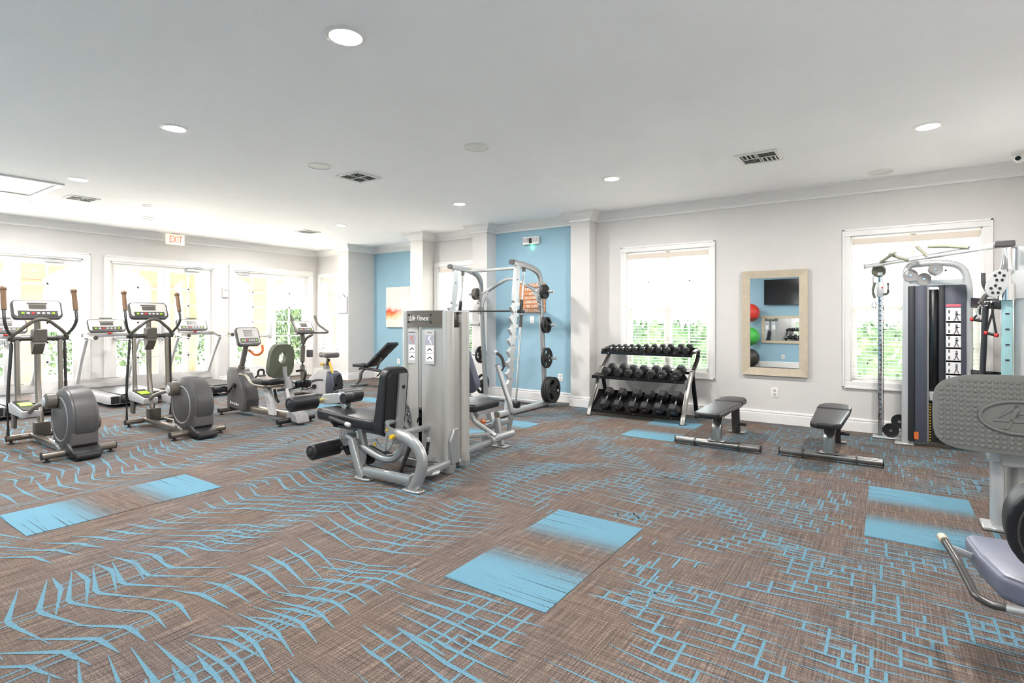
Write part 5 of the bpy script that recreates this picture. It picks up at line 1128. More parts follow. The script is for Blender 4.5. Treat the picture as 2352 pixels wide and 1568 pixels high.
def plate(X, s, z, R, th, label, off, grips=True, m='black_rubber'):
    y = 7.345 - 0.13 * (z - 0.08) / 1.52 + (0.0 if s > 0 else 0.03)
    key = (R, th, grips, m)
    if key not in PM: PM[key] = mesh_of('weight_plate', plate_mesh(R, th, grips), m)
    o = bpy.data.objects.new('weight_plate', PM[key]); COL.objects.link(o); o.location = (X + s * (0.047 + off + th / 2), y, z); o.rotation_euler = (random.uniform(0, 2), 0, 0)
    tag(o, label, 'weight plate', 'weight plates on the barbell machine')
plate(SXR, 1, 1.80, 0.105, 0.026, 'smallest black weight plate against the upright on the top right peg', 0, False); plate(SXR, 1, 1.80, 0.112, 0.026, 'small black weight plate, outer of two on the top right peg', 0.028, False)
plate(SXR, 1, 1.285, 0.124, 0.03, 'black grip plate, inner of two on the second right peg', 0); plate(SXR, 1, 1.285, 0.126, 0.03, 'black grip plate, outer of two on the second right peg', 0.032)
plate(SXR, 1, 0.77, 0.160, 0.034, 'single medium black grip plate on the third right peg', 0)
for k, w in enumerate(('innermost', 'middle one', 'outermost')): plate(SXR, 1, 0.27, 0.202, 0.04, 'largest black grip plate on the lowest right peg, %s of three' % w, 0.002 + 0.043 * k)
for k, w in enumerate(('innermost', 'middle one', 'outermost')): plate(SXL, -1, 1.80, 0.10, 0.026, 'small grey weight plate on the top left peg, %s of three' % w, 0.028 * k, False, 'taupe_plastic')
plate(SXL, -1, 0.77, 0.145, 0.034, 'medium black grip plate on the third left peg', 0); plate(SXL, -1, 0.27, 0.17, 0.036, 'large black plate low on the left side, behind the chest press', 0)

# ------------------------------------------------------------------ dumbbell rack
rk = thing('dumbbell_rack', 'three tier black and steel dumbbell rack under the window', 'rack', (-2.84, 7.4, 0))
RX0, RX1 = -3.52, -2.15
for X, s in ((RX0 + 0.015, -1), (RX1 - 0.015, 1)):
    obj('front_leg', MB().sweep(fillet([(X, 7.02, 0.0), (X, 7.05, 0.10), (X, 7.20, 0.36), (X, 7.44, 0.67), (X, 7.50, 0.65)], 0.06, 5), rect_sec(0.06, 0.035, 0.008), (0, 0, 1)), 'bench_steel', rk)
    obj('foot_pad', MB().bx(X - 0.035, X + 0.035, 6.995, 7.06, 0.0, 0.012), 'black_rubber', rk)
    obj('upper_arm', MB().sweep(fillet([(X, 7.42, 0.62), (X, 7.60, 0.74), (X, 7.74, 0.86), (X, 7.72, 0.955), (X, 7.50, 0.915)], 0.09, 6), rect_sec(0.055, 0.03, 0.008), (0, 0, 1)), 'dark_steel', rk)
    obj('rear_leg', MB().sweep([(X, 7.68, 0.0), (X, 7.44, 0.66)], rect_sec(0.055, 0.03, 0.006), (0, 0, 1)), 'black_gloss', rk)
def tray(name, yf, zf, yb, zb, x0=RX0 - 0.03, x1=RX1 - 0.03):
    poly = [V((x0, yf, zf - 0.03)), V((x0, yf, zf + 0.012)), V((x0, yf + 0.006, zf + 0.012)), V((x0, yf + 0.006, zf)), V((x0, yb - 0.006, zb)), V((x0, yb - 0.006, zb + 0.02)), V((x0, yb, zb + 0.02)), V((x0, yb, zb - 0.006)), V((x0, yf + 0.012, zf - 0.006)), V((x0, yf + 0.012, zf - 0.03))]
    o = obj(name, MB().prism(poly, (x1 - x0, 0, 0)), 'black_gloss', rk, smooth=False)
    for k in (0.09, 0.5, 0.91): obj('tray_screw', MB().cyl((x0 + (x1 - x0) * k, yf, zf - 0.01), (x0 + (x1 - x0) * k, yf - 0.004, zf - 0.01), 0.007, 8), 'chrome', o)
tray('top_tray', 7.45, 0.885, 7.74, 0.952, RX0, RX1 - 0.02); tray('middle_tray', 7.20, 0.545, 7.54, 0.63, RX0 - 0.03, RX1 - 0.05); tray('bottom_tray', 7.04, 0.085, 7.31, 0.33, RX0 + 0.03, RX1 - 0.05)
def dumbbell(x, y, z, R, hl, gl, tilt, label, group):
    """hex dumbbell lying along +y, tilted up by tilt; (y, z) is the underside of its near end on the tray"""
    t = thing('dumbbell', label, 'dumbbell', (x, y, z), group=group, local=True)
    t.rotation_euler = (tilt, 0, 0)
    key = (round(R, 4), round(hl, 3), round(gl, 3))
    a0 = PI / 6
    for k, o in enumerate((0, hl + gl)):
        b = R * 0.90
        sec = lambda r: [(r * math.cos(a0 + PI / 3 * i), r * math.sin(a0 + PI / 3 * i)) for i in range(6)]
        zc = R * math.cos(PI / 6) if False else R
        pts = [(0, o, zc), (0, o + hl * 0.14, zc), (0, o + hl * 0.86, zc), (0, o + hl, zc)]
        vs = []; 
        mb = MB().sweep(pts, [(R * 1.1547 * math.cos(PI / 3 * i), R * 1.1547 * math.sin(PI / 3 * i)) for i in range(6)], (0, 0, 1), scales=[0.82, 1, 1, 0.82])
        hd = obj('hex_head', mb, 'black_rubber', t, smooth=False)
        obj('weight_mark', MB().prism([V((0, o - 0.0005 if k == 0 else o + hl + 0.0005, zc)) + V((c, 0, d)) for c, d in rect_sec(R * 0.7, R * 0.35)], (0, -0.0004 if k == 0 else 0.0004, 0)), 'grey_ink', hd, smooth=False) if R > 0.055 else None
    obj('handle', MB().sweep([(0, hl - 0.004, R), (0, hl + gl * 0.25, R), (0, hl + gl * 0.5, R), (0, hl + gl * 0.75, R), (0, hl + gl + 0.004, R)], circ_sec(0.0135, 12), (0, 0, 1), scales=[0.95, 0.95, 1.12, 0.95, 0.95]), 'chrome', t)
def z4(u, v): return (1360 + u / 7.129, 770 + v / 7.129)
ORD = ['first', 'second', 'third', 'fourth', 'fifth', 'sixth', 'seventh', 'eighth', 'ninth', 'tenth', 'eleventh']
for i, u in enumerate((268, 368, 465, 575, 682, 812, 945, 1085, 1215, 1385, 1525)):
    R = 0.029 + 0.0016 * i; x = PY(*z4(u, 240), 7.47).x; dumbbell(x, 7.47, 0.8925, R, 0.045 + 0.0022 * i, 0.115, math.atan2(0.067, 0.29), 'small black hex dumbbell on the top tier, %s from the pillar' % ORD[i], 'dumbbells on the top tier')
for i, u in enumerate((225, 415, 580, 750, 955, 1130, 1372)):
    R = (0.054, 0.055, 0.051, 0.053, 0.055, 0.058, 0.063)[i]; x = PY(*z4(u, 600), 7.22).x; dumbbell(x, 7.218, 0.5535, R, 0.085, 0.12, math.atan2(0.085, 0.34), 'medium black hex dumbbell on the middle tier, %s from the pillar' % ORD[i], 'dumbbells on the middle tier')
for i, u in enumerate((215, 432, 680, 880, 1105, 1345)):
    R = (0.060, 0.062, 0.064, 0.066, 0.070, 0.072)[i]; x = PY(*z4(u, 1180), 7.08).x; dumbbell(x, 7.062, 0.101, R, 0.10, 0.125, math.atan2(0.245, 0.27), 'large black hex dumbbell on the bottom tier, %s from the pillar' % ORD[i], 'dumbbells on the bottom tier')

# ------------------------------------------------------------------ two flat benches
BG = 'flat benches before the mirror wall'
fb = thing('flat_bench', 'flat black exercise bench beside the dumbbell rack', 'bench', (-1.49, 6.0, 0), group=BG, local=True)
bar = obj('front_bar', MB().cyl((-0.43, 0, 0.05), (0.43, 0, 0.05), 0.033, 18), 'bench_steel', fb)
for x in (-0.44, 0.43): obj('bar_cap', MB().cyl((x, 0, 0.05), (x + 0.012, 0, 0.05), 0.036, 18), 'black_rubber', bar)
for x in (-0.23, 0.22): obj('bar_foot', MB().cyl((x, 0, 0.05), (x + 0.014, 0, 0.05), 0.046, 16), 'dark_steel', bar)
obj('front_post', MB().sweep(fillet([(0, 0.0, 0.06), (0, 0.02, 0.26), (0, 0.14, 0.34), (0, 0.90, 0.355)], 0.16, 7), rect_sec(0.10, 0.06, 0.012), (0, 0, 1)), 'bench_steel', fb)
obj('post_flange', MB().bx(-0.085, 0.085, -0.05, 0.05, 0.078, 0.09, 0.004), 'bench_steel', fb)
obj('rear_post', MB().sweep([(0, 0.94, 0.015), (0, 0.88, 0.37)], rect_sec(0.09, 0.06, 0.01), (0, 1, 0)), 'dark_steel', fb)
obj('rear_foot', MB().bx(-0.10, 0.10, 0.92, 1.0, 0.0, 0.02, 0.005), 'bench_steel', fb)
obj('adjust_pin', MB().cyl((0.04, 0.84, 0.13), (0.13, 0.84, 0.13), 0.018, 12), 'black_plastic', fb)
def pad2(name, y0, y1, w0, w1, z, r0):
    pts = [(-w0 / 2 + r0, y0), (w0 / 2 - r0, y0), (w0 / 2, y0 + r0), (w1 / 2, y1), (-w1 / 2, y1), (-w0 / 2, y0 + r0)]
    return obj(name, MB().prism([(a, b, z) for a, b in pts], (0, 0, 0.055), 0.02, 3), 'black_vinyl', fb)
pad2('seat_pad', -0.44, 0.52, 0.25, 0.31, 0.38, 0.06)
obj('head_pad', MB().prism([(a, b, 0.388) for a, b in ((-0.155, 0.535), (0.155, 0.535), (0.155, 0.76), (0.11, 0.90), (0.05, 0.94), (-0.05, 0.94), (-0.11, 0.90), (-0.155, 0.76))], (0, 0, 0.055), 0.02, 3), 'black_vinyl', fb)
obj('pad_bracket', MB().bx(-0.06, 0.06, 0.05, 0.86, 0.36, 0.389), 'dark_steel', fb)
dup(fb, (-0.455, 6.07, 0), 'flat black exercise bench in front of the wall mirror', BG)
# ------------------------------------------------------------------ corner cable machine
def G(u, v, Y): return PY(1900 + u / 2.613, 480 + v / 2.613, Y)
ct = thing('cable_machine', 'tall silver cable crossover machine with dark shrouds before the window', 'gym machine', (0.4, 7.2, 0))
PXL, PYL = -0.055, 7.62
po = obj('pulley_post', MB().rtube([(PXL, PYL, 0.02), (PXL, PYL, 2.0)], 0.05, 0.05, (0, 1, 0), 0, 0.008), 'chrome', ct)
for i in range(26): obj('pin_hole', MB().cyl((PXL, PYL - 0.025, 0.22 + i * 0.057), (PXL, PYL - 0.0265, 0.22 + i * 0.057), 0.009, 8), 'black_plastic', po)
obj('post_foot', MB().bx(-0.13, 0.20, 7.55, 7.70, 0.002, 0.022, 0.006), 'silver_white', ct)
for p, n in (((0.045, 7.60, 0.10), 0), ((0.125, 7.60, 0.21), 1)):
    w_ = obj('low_pulley', MB().lathe([(0, -0.014), (0.055, -0.014), (0.078, -0.018), (0.066, 0), (0.078, 0.018), (0.055, 0.014), (0, 0.014)], p, (0, 1, 0), 26), 'black_plastic', ct)
    obj('pulley_hub', MB().cyl(V(p) + V((0, -0.02, 0)), V(p) + V((0, -0.012, 0)), 0.015, 12), 'chrome', w_)
obj('low_bracket', MB().rtube([(-0.05, 7.62, 0.10), (0.17, 7.62, 0.10)], 0.04, 0.02, (0, 0, 1)).rtube([(0.045, 7.62, 0.1), (0.13, 7.62, 0.21)], 0.03, 0.015, (0, 1, 0)), 'silver_white', ct)
YA = 7.36
obj('main_column', MB().rtube([(0.175, YA + 0.02, 0.02), (0.185, YA + 0.02, 1.90)], 0.085, 0.07, (1, 0, 0), 0, 0.02), 'silver_white', ct)
obj('column_foot', MB().bx(0.08, 0.25, YA - 0.05, YA + 0.10, 0.002, 0.02, 0.005), 'silver_white', ct)
obj('arch_frame', MB().tube([(0.18, YA, 1.86), (0.20, YA, 1.965), (0.45, YA, 1.985), (0.66, YA, 1.945), (0.71, YA, 1.75), (0.71, YA, 1.40), (0.71, YA, 0.05)], 0.036, 14, 0.12, 6), 'silver_white', ct)
for u, v, y in ((500, 398, 7.34), (580, 420, 7.34), (650, 362, 7.34)):
    p = G(u, v, y); w_ = obj('top_pulley', MB().lathe([(0, -0.012), (0.045, -0.012), (0.066, -0.016), (0.055, 0), (0.066, 0.016), (0.045, 0.012), (0, 0.012)], p, (0, 1, 0), 24), 'mid_grey_plastic', ct)
    obj('pulley_hub', MB().cyl(p + V((0, -0.018, 0)), p + V((0, -0.010, 0)), 0.012, 10), 'chrome', w_)
obj('pulley_plate', MB().bx(0.22, 0.68, YA + 0.02, YA + 0.03, 1.72, 1.80), 'silver_white', ct)
def strip(name, u0, u1, z0, z1, m, y=7.31, th=0.09, bulge=0.0):
    a, b = G(u0, 700, y).x, G(u1, 700, y).x
    return obj(name, MB().bx(a, b, y, y + th, z0, z1, 0.01, 2), m, ct)
strip('shroud_panel', 484, 527, 0.05, 1.735, 'dark_slate', 7.33); strip('shroud_panel', 527, 600, 0.05, 1.735, 'slate_plastic', 7.31); strip('shroud_edge', 596, 611, 0.05, 1.735, 'mid_grey_plastic', 7.315)
strip('stack_cavity', 610, 672, 0.05, 1.70, 'black_gloss', 7.40, 0.02); strip('shroud_edge', 670, 706, 0.05, 1.735, 'dark_slate', 7.315); pr = strip('shroud_panel', 706, 834, 0.05, 1.735, 'slate_plastic', 7.31)
obj('shroud_rail', MB().bx(0.20, 0.70, 7.34, 7.40, 1.735, 1.76, 0.004), 'silver_white', ct)
xa, xb = G(616, 1200, 7.37).x, G(660, 1200, 7.37).x
for i in range(14):
    w_ = obj('weight_plate', MB().bx(xa - 0.01, xb + 0.02, 7.36, 7.39, 0.06 + i * 0.030, 0.087 + i * 0.030, 0.002), 'black_plastic', ct)
    obj('weight_number', MB().bx(xa - 0.004, xa + 0.008, 7.3575, 7.36, 0.066 + i * 0.030, 0.081 + i * 0.030), 'yellow_plastic', w_, smooth=False)
obj('stack_top', MB().bx(xa - 0.012, xb + 0.02, 7.33, 7.40, 0.50, 0.60, 0.01), 'silver_white', ct)
p0, p1 = G(713, 580, 7.306), G(803, 580, 7.306)
obj('title_label', MB().bx(p0.x, p1.x, 7.306, 7.3095, p0.z - 0.012, p0.z + 0.016, 0.001), 'placard_red', ct)
for k in range(6):
    zt = G(757, 592 + 79 * k, 7.306).z
    pl = obj('exercise_placard', MB().bx(p0.x, p1.x, 7.306, 7.3095, zt - 0.158, zt, 0.001), 'placard_white', ct)
    cx_, cz_ = (p0.x + p1.x) / 2 + 0.025, zt - 0.085
    a = 0.4 + k * 0.3
    obj('figure', MB().cyl((cx_, 7.3055, cz_ + 0.04), (cx_, 7.3045, cz_ + 0.04), 0.010, 10).prism([(cx_ - 0.010, 7.3055, cz_ + 0.028), (cx_ + 0.010, 7.3055, cz_ + 0.028), (cx_ + 0.008, 7.3055, cz_ - 0.012), (cx_ + 0.022, 7.3055, cz_ - 0.05), (cx_ + 0.012, 7.3055, cz_ - 0.05), (cx_, 7.3055, cz_ - 0.018), (cx_ - 0.014, 7.3055, cz_ - 0.05), (cx_ - 0.024, 7.3055, cz_ - 0.05), (cx_ - 0.009, 7.3055, cz_ - 0.012)], (0, -0.001, 0)).prism([(cx_ - 0.005, 7.3055, cz_ + 0.026), (cx_ + 0.034 * math.cos(a), 7.3055, cz_ + 0.03 * math.sin(a)), (cx_ + 0.034 * math.cos(a), 7.3055, cz_ + 0.03 * math.sin(a) - 0.008), (cx_ - 0.005, 7.3055, cz_ + 0.014)], (0, -0.001, 0)), 'grey_ink', pl, smooth=False)
    for dz in (-0.02, -0.09): obj('caption', MB().prism([(p0.x + 0.02, 7.3055, zt + dz), (p0.x + 0.035, 7.3055, zt + dz - 0.01), (p0.x + 0.03, 7.3055, zt + dz - 0.04), (p0.x + 0.018, 7.3055, zt + dz - 0.035)], (0, -0.001, 0)), 'grey_ink', pl, smooth=False)
q = G(535, 1360, 7.30); obj('warning_label', MB().bx(q.x - 0.02, q.x + 0.02, 7.306, 7.31, q.z - 0.04, q.z + 0.04, 0.001), 'orange_plastic', ct)
# top beam with pull-up grips, running from the left post to the right post
A, B = V((-0.19, 7.62, 1.995)), V((0.90, 6.62, 2.06))
obj('top_beam', MB().rtube([A, B], 0.05, 0.05, (0, 0, 1), 0, 0.012), 'silver_white', ct)
obj('beam_cap', MB().rtube([A + (A - B).normalized() * 0.012, A], 0.055, 0.055, (0, 0, 1), 0, 0.012), 'mid_grey_plastic', ct)
def on(u, dz=0.0, dy=0.0): return A + (B - A) * u + V((0, dy, dz))
for pts in ([on(0.13, 0.02, -0.03), on(0.20, 0.06, -0.12), on(0.25, 0.08, -0.20)], [on(0.36, 0.0, -0.02), on(0.28, 0.03, -0.10), on(0.20, 0.09, -0.16)], [on(0.50, 0.0, -0.02), on(0.47, 0.05, -0.04), on(0.42, 0.12, -0.06)], [on(0.78, 0.02, -0.03), on(0.62, 0.07, -0.10), on(0.50, 0.09, -0.15)]):
    obj('pull_up_grip', MB().tube(pts, 0.017, 12, 0.04), 'grip_olive', ct)
p = G(310, 372, 7.60)
obj('swivel_pulley', MB().lathe([(0, -0.03), (0.06, -0.028), (0.072, -0.01), (0.072, 0.01), (0.06, 0.028), (0, 0.03)], p, (0, 1, 0), 26), 'olive_rubber', ct)
cg = obj('pulley_carriage', MB().box((PXL, 7.60, 1.72), (0.075, 0.09, 0.17), 0.012, 2).box((PXL, 7.60, 1.90), (0.06, 0.07, 0.05), 0.01), 'silver_white', ct)
obj('carriage_handle', MB().tube([(PXL - 0.05, 7.56, 1.80), (PXL - 0.075, 7.55, 1.70), (PXL - 0.05, 7.56, 1.62)], 0.014, 10, 0.04), 'olive_rubber', cg); obj('carriage_handle', MB().tube([(PXL + 0.03, 7.56, 1.66), (PXL + 0.075, 7.55, 1.67), (PXL + 0.075, 7.55, 1.79)], 0.014, 10, 0.03), 'olive_rubber', cg)
obj('release_mark', MB().cyl((PXL + 0.02, 7.552, 1.74), (PXL + 0.02, 7.55, 1.74), 0.010, 8), 'red_plastic', cg)
obj('carabiner', MB().tube([(PXL - 0.06, 7.56, 1.60), (PXL - 0.085, 7.56, 1.53), (PXL - 0.05, 7.56, 1.50), (PXL - 0.035, 7.56, 1.54)], 0.006, 8, 0.02, closed=True), 'chrome', cg)
obj('cable', MB().tube([(PXL - 0.07, 7.60, 1.88), (PXL - 0.06, 7.58, 1.60)], 0.004, 6), 'black_plastic', ct); obj('cable', MB().tube([(PXL + 0.03, 7.60, 1.66), (PXL + 0.032, 7.60, 0.14)], 0.004, 6), 'black_plastic', ct)
# right hand post assembly
RXP, RYP = 0.905, 6.62
obj('right_post', MB().rtube([(RXP, RYP, 0.02), (RXP, RYP, 1.58)], 0.075, 0.06, (0, 1, 0), 0, 0.01), 'blue_glass', ct)
for i in range(9): obj('pin_hole', MB().bx(RXP - 0.014, RXP + 0.014, RYP - 0.034, RYP - 0.0305, 0.30 + i * 0.14, 0.312 + i * 0.14), 'black_plastic', ct)
obj('post_neck', MB().lathe([(0, 1.70), (0.035, 1.70), (0.035, 1.80), (0.05, 1.83), (0.035, 1.90), (0.03, 1.98), (0.03, 2.03)], (RXP, RYP, 0), (0, 0, 1), 20), 'chrome', ct)
obj('post_sleeve', MB().cyl((RXP, RYP, 1.55), (RXP, RYP, 1.70), 0.058, 22), 'chrome', ct); obj('sleeve_block', MB().bx(RXP - 0.06, RXP + 0.12, RYP - 0.02, RYP + 0.10, 1.56, 1.82, 0.012, 2), 'silver_white', ct)
obj('beam_end', MB().box((0.885, 6.60, 2.06), (0.14, 0.10, 0.055), 0.008, 1), 'charcoal_plastic', ct)
obj('right_column', MB().rtube([(1.02, 6.72, 0.02), (1.02, 6.72, 2.04)], 0.11, 0.11, (0, 1, 0), 0, 0.02), 'silver_white', ct); obj('right_beam', MB().rtube([(0.92, 6.64, 2.06), (1.25, 6.95, 2.02)], 0.06, 0.06, (0, 0, 1), 0, 0.012), 'silver_white', ct)
pc = V((0.825, 6.56, 1.70)); dk = obj('pulley_guard', MB().prism([pc + V((a * 0.92, a * 0.3, b)) for a, b in [(x + 0.03 * (1 if z > 0 else -1) * abs(z) / 0.12, z) for x, z in oval(0.17, 0.25, 28, 2.2)]], (0.006, -0.024, 0), 0.004), 'silver_white', ct)
for cy in (0.06, -0.055):
    for k in range(5):
        a = 2 * PI * k / 5 + 0.3; c = pc + V((0.0, -0.012, cy)) + V((0.92, 0.3, 0)) * ((0.016 if cy > 0 else -0.016) + 0.036 * math.cos(a)) + V((0.006, -0.014, 0.036 * math.sin(a)))
        obj('spoke_hole', MB().prism([c + V((0.92, 0.3, 0)) * x + V((0, 0, z)) for x, z in oval(0.024, 0.026, 10)], (0.0006, -0.002, 0)), 'black_plastic', dk, smooth=False)
obj('adjust_grip', MB().tube([(0.735, 6.56, 1.80), (0.735, 6.56, 1.70), (0.77, 6.57, 1.62)], 0.017, 12, 0.04).tube([(0.755, 6.55, 1.60), (0.715, 6.54, 1.53)], 0.02, 12), 'charcoal_plastic', ct)
obj('carabiner', MB().tube([(0.71, 6.54, 1.51), (0.69, 6.54, 1.46), (0.70, 6.54, 1.38), (0.72, 6.54, 1.40), (0.725, 6.54, 1.48)], 0.008, 8, 0.03, closed=True), 'chrome', ct)
E1, E2 = V((0.735, 7.22, 0)), V((0.90, 6.74, 0))
obj('upper_bracket', MB().rtube([E1 + V((0, 0, 1.545)), E2 + V((0, 0, 1.515))], 0.05, 0.10, (0, 0, 1), 0, 0.006), 'dark_slate', ct); obj('lower_bracket', MB().rtube([E1 + V((0, 0, 0.80)), E2 + V((0, 0, 0.82))], 0.05, 0.13, (0, 0, 1), 0, 0.006), 'black_gloss', ct)
obj('bracket_post', MB().rtube([E2 + V((0, 0, 0.02)), E2 + V((0, 0, 1.60))], 0.04, 0.04, (1, 0, 0)), 'charcoal_plastic', ct)
for k in (0.45, 0.66, 0.86): obj('hanger_peg', MB().cyl(E1 + (E2 - E1) * k + V((-0.02, -0.01, 1.54)), E1 + (E2 - E1) * k + V((-0.06, -0.03, 1.54)), 0.012, 10), 'chrome', ct)
# strap sets and a lat bar hanging from the bracket
def strap_set(k, z, lab, dxy):
    t = thing('strap_handle', lab, 'handle', E1 + (E2 - E1) * k + V((-0.05, -0.03, z)), group='red and black strap handles on the cable machine')
    b = E1 + (E2 - E1) * k + V((-0.055, -0.03, 0)); d = V(dxy)
    l, r = b + V((-d.x, -d.y, z)), b + V((d.x, d.y, z - 0.02))
    obj('grip_tube', MB().cyl(l, r, 0.014, 12), 'black_rubber', t)
    for q in (l, r): obj('grip_end', MB().cyl(q - (r - l).normalized() * 0.012, q + (r - l).normalized() * 0.012, 0.018, 12), 'red_plastic', t)
    top = b + V((0.01, 0.01, 1.53))
    for q in (l, r): obj('webbing', MB().sweep([q, top + V((0, 0, -0.09)), top], rect_sec(0.018, 0.003), (0, 1, 0)), 'black_rubber', t)
strap_set(0.42, 1.375, 'red ended black strap handle hanging at left on the cable machine', (0.045, -0.03)); strap_set(0.84, 1.245, 'red ended black strap handle hanging lower by the right post', (0.035, -0.02))
lb = thing('lat_bar', 'long dark padded bar hanging upright on the cable machine', 'bar', E1 + (E2 - E1) * 0.66 + V((-0.055, -0.03, 0.6)))
b0 = E1 + (E2 - E1) * 0.66 + V((-0.055, -0.03, 0))
obj('shaft', MB().cyl(b0 + V((0.0, 0, 1.50)), b0 + V((-0.03, 0.02, 0.60)), 0.024, 12), 'dark_slate', lb); obj('eye_ring', MB().tube([b0 + V((0.02 * math.cos(a), 0, 1.525 + 0.02 * math.sin(a))) for a in [2 * PI * k / 12 for k in range(12)]], 0.005, 6, closed=True), 'chrome', lb)

# ------------------------------------------------------------------ leg press at the right edge
lp = thing('leg_press_machine', 'leg press with studded grey foot plate and dark seat at the picture edge', 'gym machine', (0.7, 3.5, 0))
PLY, PLX, PLZ = 4.56, 0.68, 0.765
TL = Euler((math.radians(-5), 0, 0)).to_matrix()
def onp(a, b, d=0.0): return V((PLX, PLY, PLZ)) + TL @ V((a, -d, b))
# outline: long rounded plate, top edge bowed
ol = []
hw, hh = 0.425, 0.235
for i in range(48):
    a = 2 * PI * i / 48; c, s = math.cos(a), math.sin(a)
    x = hw * math.copysign(abs(c) ** (2 / 5.0), c); z = hh * math.copysign(abs(s) ** (2 / 4.2), s)
    if z > 0: z += 0.03 * (1 - (x / hw) ** 2)
    ol.append((x, z))
fp = obj('foot_plate', MB().prism([onp(a, b, 0.0) for a, b in ol], TL @ V((0, 0.032, 0)), 0.006, 2), 'plate_grey', lp)
stud = mesh_of('stud', MB().lathe([(0.0132, 0), (0.0122, 0.004), (0.0095, 0.0052), (0, 0.0056)], (0, 0, 0), (0, -1, 0), 12), 'plate_grey'); org = lp.location
for i in range(-11, 12):
    for j in range(-7, 9):
        x, z = i * 0.0345 + 0.0, j * 0.0315 - 0.005
        if (x / 0.205) ** 2 + (z / 0.115) ** 2 < 1: continue
        lim = hh * (1 - abs(x / hw) ** 5) ** (1 / 4.2) if abs(x) < hw else 0
        if abs(z) > lim - 0.022 + (0.02 * (1 - (x / hw) ** 2) if z > 0 else 0) or abs(x) > hw - 0.028: continue
        o = bpy.data.objects.new('stud', stud); COL.objects.link(o); o.parent = fp; o.location = onp(x, z) - org; o.rotation_euler = (math.radians(-5), 0, 0)
em_ = obj('emblem', MB().sweep([onp(0.187 * math.cos(a), 0.1 * math.sin(a), 0.004) for a in [2 * PI * k / 40 for k in range(40)]], rect_sec(0.02, 0.03, 0.008), TL @ V((0, -1, 0)), closed=True).prism([onp(0.18 * math.cos(a), 0.094 * math.sin(a), 0.0) for a in [2 * PI * k / 40 for k in range(40)]], TL @ V((0, -0.004, 0))), 'plate_grey', fp)
for poly in ([(-0.02, 0.075), (0.01, 0.075), (-0.10, -0.012), (-0.03, -0.012), (-0.04, -0.03), (-0.125, -0.03)], [(-0.02, 0.075), (0.01, 0.075), (-0.05, -0.075), (-0.075, -0.075), (-0.045, -0.03)], [(-0.03, -0.012), (0.10, -0.012), (0.09, -0.03), (-0.035, -0.03)], [(0.0, 0.035), (0.10, 0.035), (0.09, 0.02), (0.0, 0.02)], [(0.0, 0.035), (0.0, 0.015), (-0.025, -0.012), (-0.01, -0.012)]):
    obj('emblem_bar', MB().prism([onp(a, b, 0.004) for a, b in poly], TL @ V((0, -0.007, 0))), 'plate_grey', fp, smooth=False)
obj('plate_arm', MB().bx(0.60, 0.84, 4.60, 4.70, 0.44, 0.86, 0.01), 'silver_paint', lp)
obj('column', MB().rtube([(0.60, 4.74, 0.01), (0.60, 4.74, 0.52)], 0.08, 0.07, (1, 0, 0), 0, 0.02), 'silver_white', lp); obj('column_head', MB().bx(0.545, 1.05, 4.62, 4.80, 0.46, 0.53, 0.02, 2), 'silver_white', lp)
obj('column_foot', MB().bx(0.52, 0.66, 4.66, 4.84, 0.002, 0.03, 0.008), 'silver_white', lp)
obj('stack_shroud', MB().prism([(0.655, 4.78, 0.03), (0.70, 4.72, 0.03), (1.0, 4.72, 0.03), (1.05, 4.78, 0.03), (1.05, 4.92, 0.03), (0.655, 4.92, 0.03)], (0, 0, 0.44)), 'shroud_silver', lp); obj('shroud_lip', MB().bx(0.67, 1.04, 4.72, 4.90, 0.445, 0.458, 0.004), 'olive_rubber', lp)
obj('main_rail', MB().rtube([(0.80, 4.75, 0.09), (0.80, 2.2, 0.09)], 0.09, 0.08, (0, 0, 1), 0, 0.02), 'silver_white', lp)
obj('rear_base', MB().rtube([(0.43, 2.27, 0.05), (1.15, 2.27, 0.05)], 0.08, 0.08, (0, 0, 1), 0, 0.02), 'silver_white', lp)
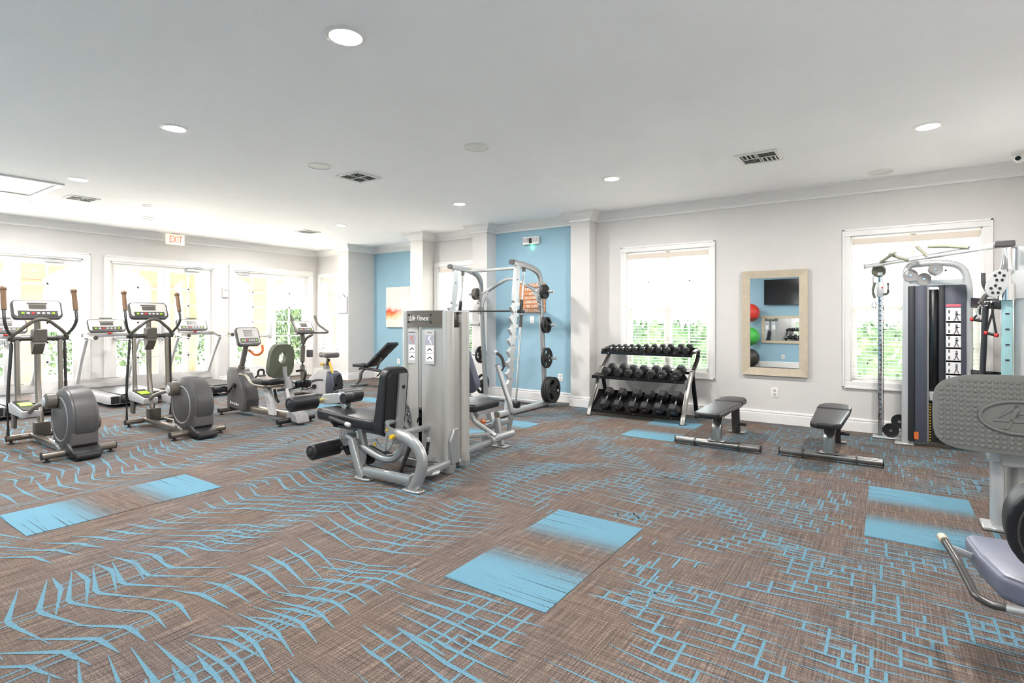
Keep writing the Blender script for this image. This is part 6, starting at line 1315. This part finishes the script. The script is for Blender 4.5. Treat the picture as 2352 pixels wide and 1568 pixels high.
so = [(0.262, 2.86), (0.285, 2.90), (0.55, 2.93), (1.05, 2.93), (1.10, 2.86), (1.06, 2.50), (1.0, 2.43), (0.40, 2.43), (0.32, 2.49), (0.285, 2.66)]
obj('seat', MB().prism([(a, b, 0.415) for a, b in so], (0, 0, 0.085), 0.028, 3), 'grey_vinyl', lp)
obj('seat_base', MB().bx(0.45, 0.95, 2.5, 2.85, 0.34, 0.414, 0.01), 'dark_slate', lp); obj('seat_stem', MB().rtube([(0.80, 2.65, 0.10), (0.80, 2.65, 0.35)], 0.10, 0.10, (1, 0, 0), 0, 0.02), 'silver_white', lp)
R4 = Euler((math.radians(14), 0, 0)).to_matrix()
bk = frame_pts(oval(0.62, 0.42, 36, 2.3), (0, 0, 0), (1, 0, 0), (0, 0, 1)); m = MB().prism(bk, (0, -0.10, 0), 0.03, 3)
for i, v in enumerate(m.v): m.v[i] = V((0.63, 2.46, 0.725)) + R4 @ v
bk_ = obj('backrest', m, 'black_vinyl', lp)
m = MB().sweep([V((0.63, 2.46, 0.725)) + R4 @ V((a * 0.90, -0.102, b * 0.90)) for a, b in oval(0.62, 0.42, 36, 2.3)], circ_sec(0.0035, 6), (0, 1, 0), closed=True); obj('piping', m, 'charcoal_plastic', bk_)
obj('back_post', MB().rtube([(0.72, 2.28, 0.08), (0.72, 2.34, 0.86)], 0.09, 0.06, (1, 0, 0), 0, 0.015), 'silver_white', lp)
hn = obj('side_handle', MB().tube([PZ(2168, 1238, 0.50), PZ(2200, 1290, 0.48), PZ(2224, 1335, 0.45), PZ(2240, 1368, 0.43), PZ(2275, 1388, 0.42), PZ(2310, 1395, 0.42)], 0.0135, 14, 0.03), 'dark_steel', lp)
obj('handle_cap', MB().cyl(PZ(2163, 1232, 0.50), PZ(2170, 1242, 0.50), 0.0165, 14), 'champagne_wood', hn); obj('handle_stem', MB().tube([PZ(2308, 1395, 0.42), PZ(2352, 1403, 0.42), (0.55, 2.45, 0.40)], 0.0125, 12), 'silver_white', hn)
obj('handle_bracket', MB().rtube([PZ(2178, 1255, 0.49), (0.34, 2.78, 0.43)], 0.012, 0.025, (0, 0, 1)), 'silver_white', hn)
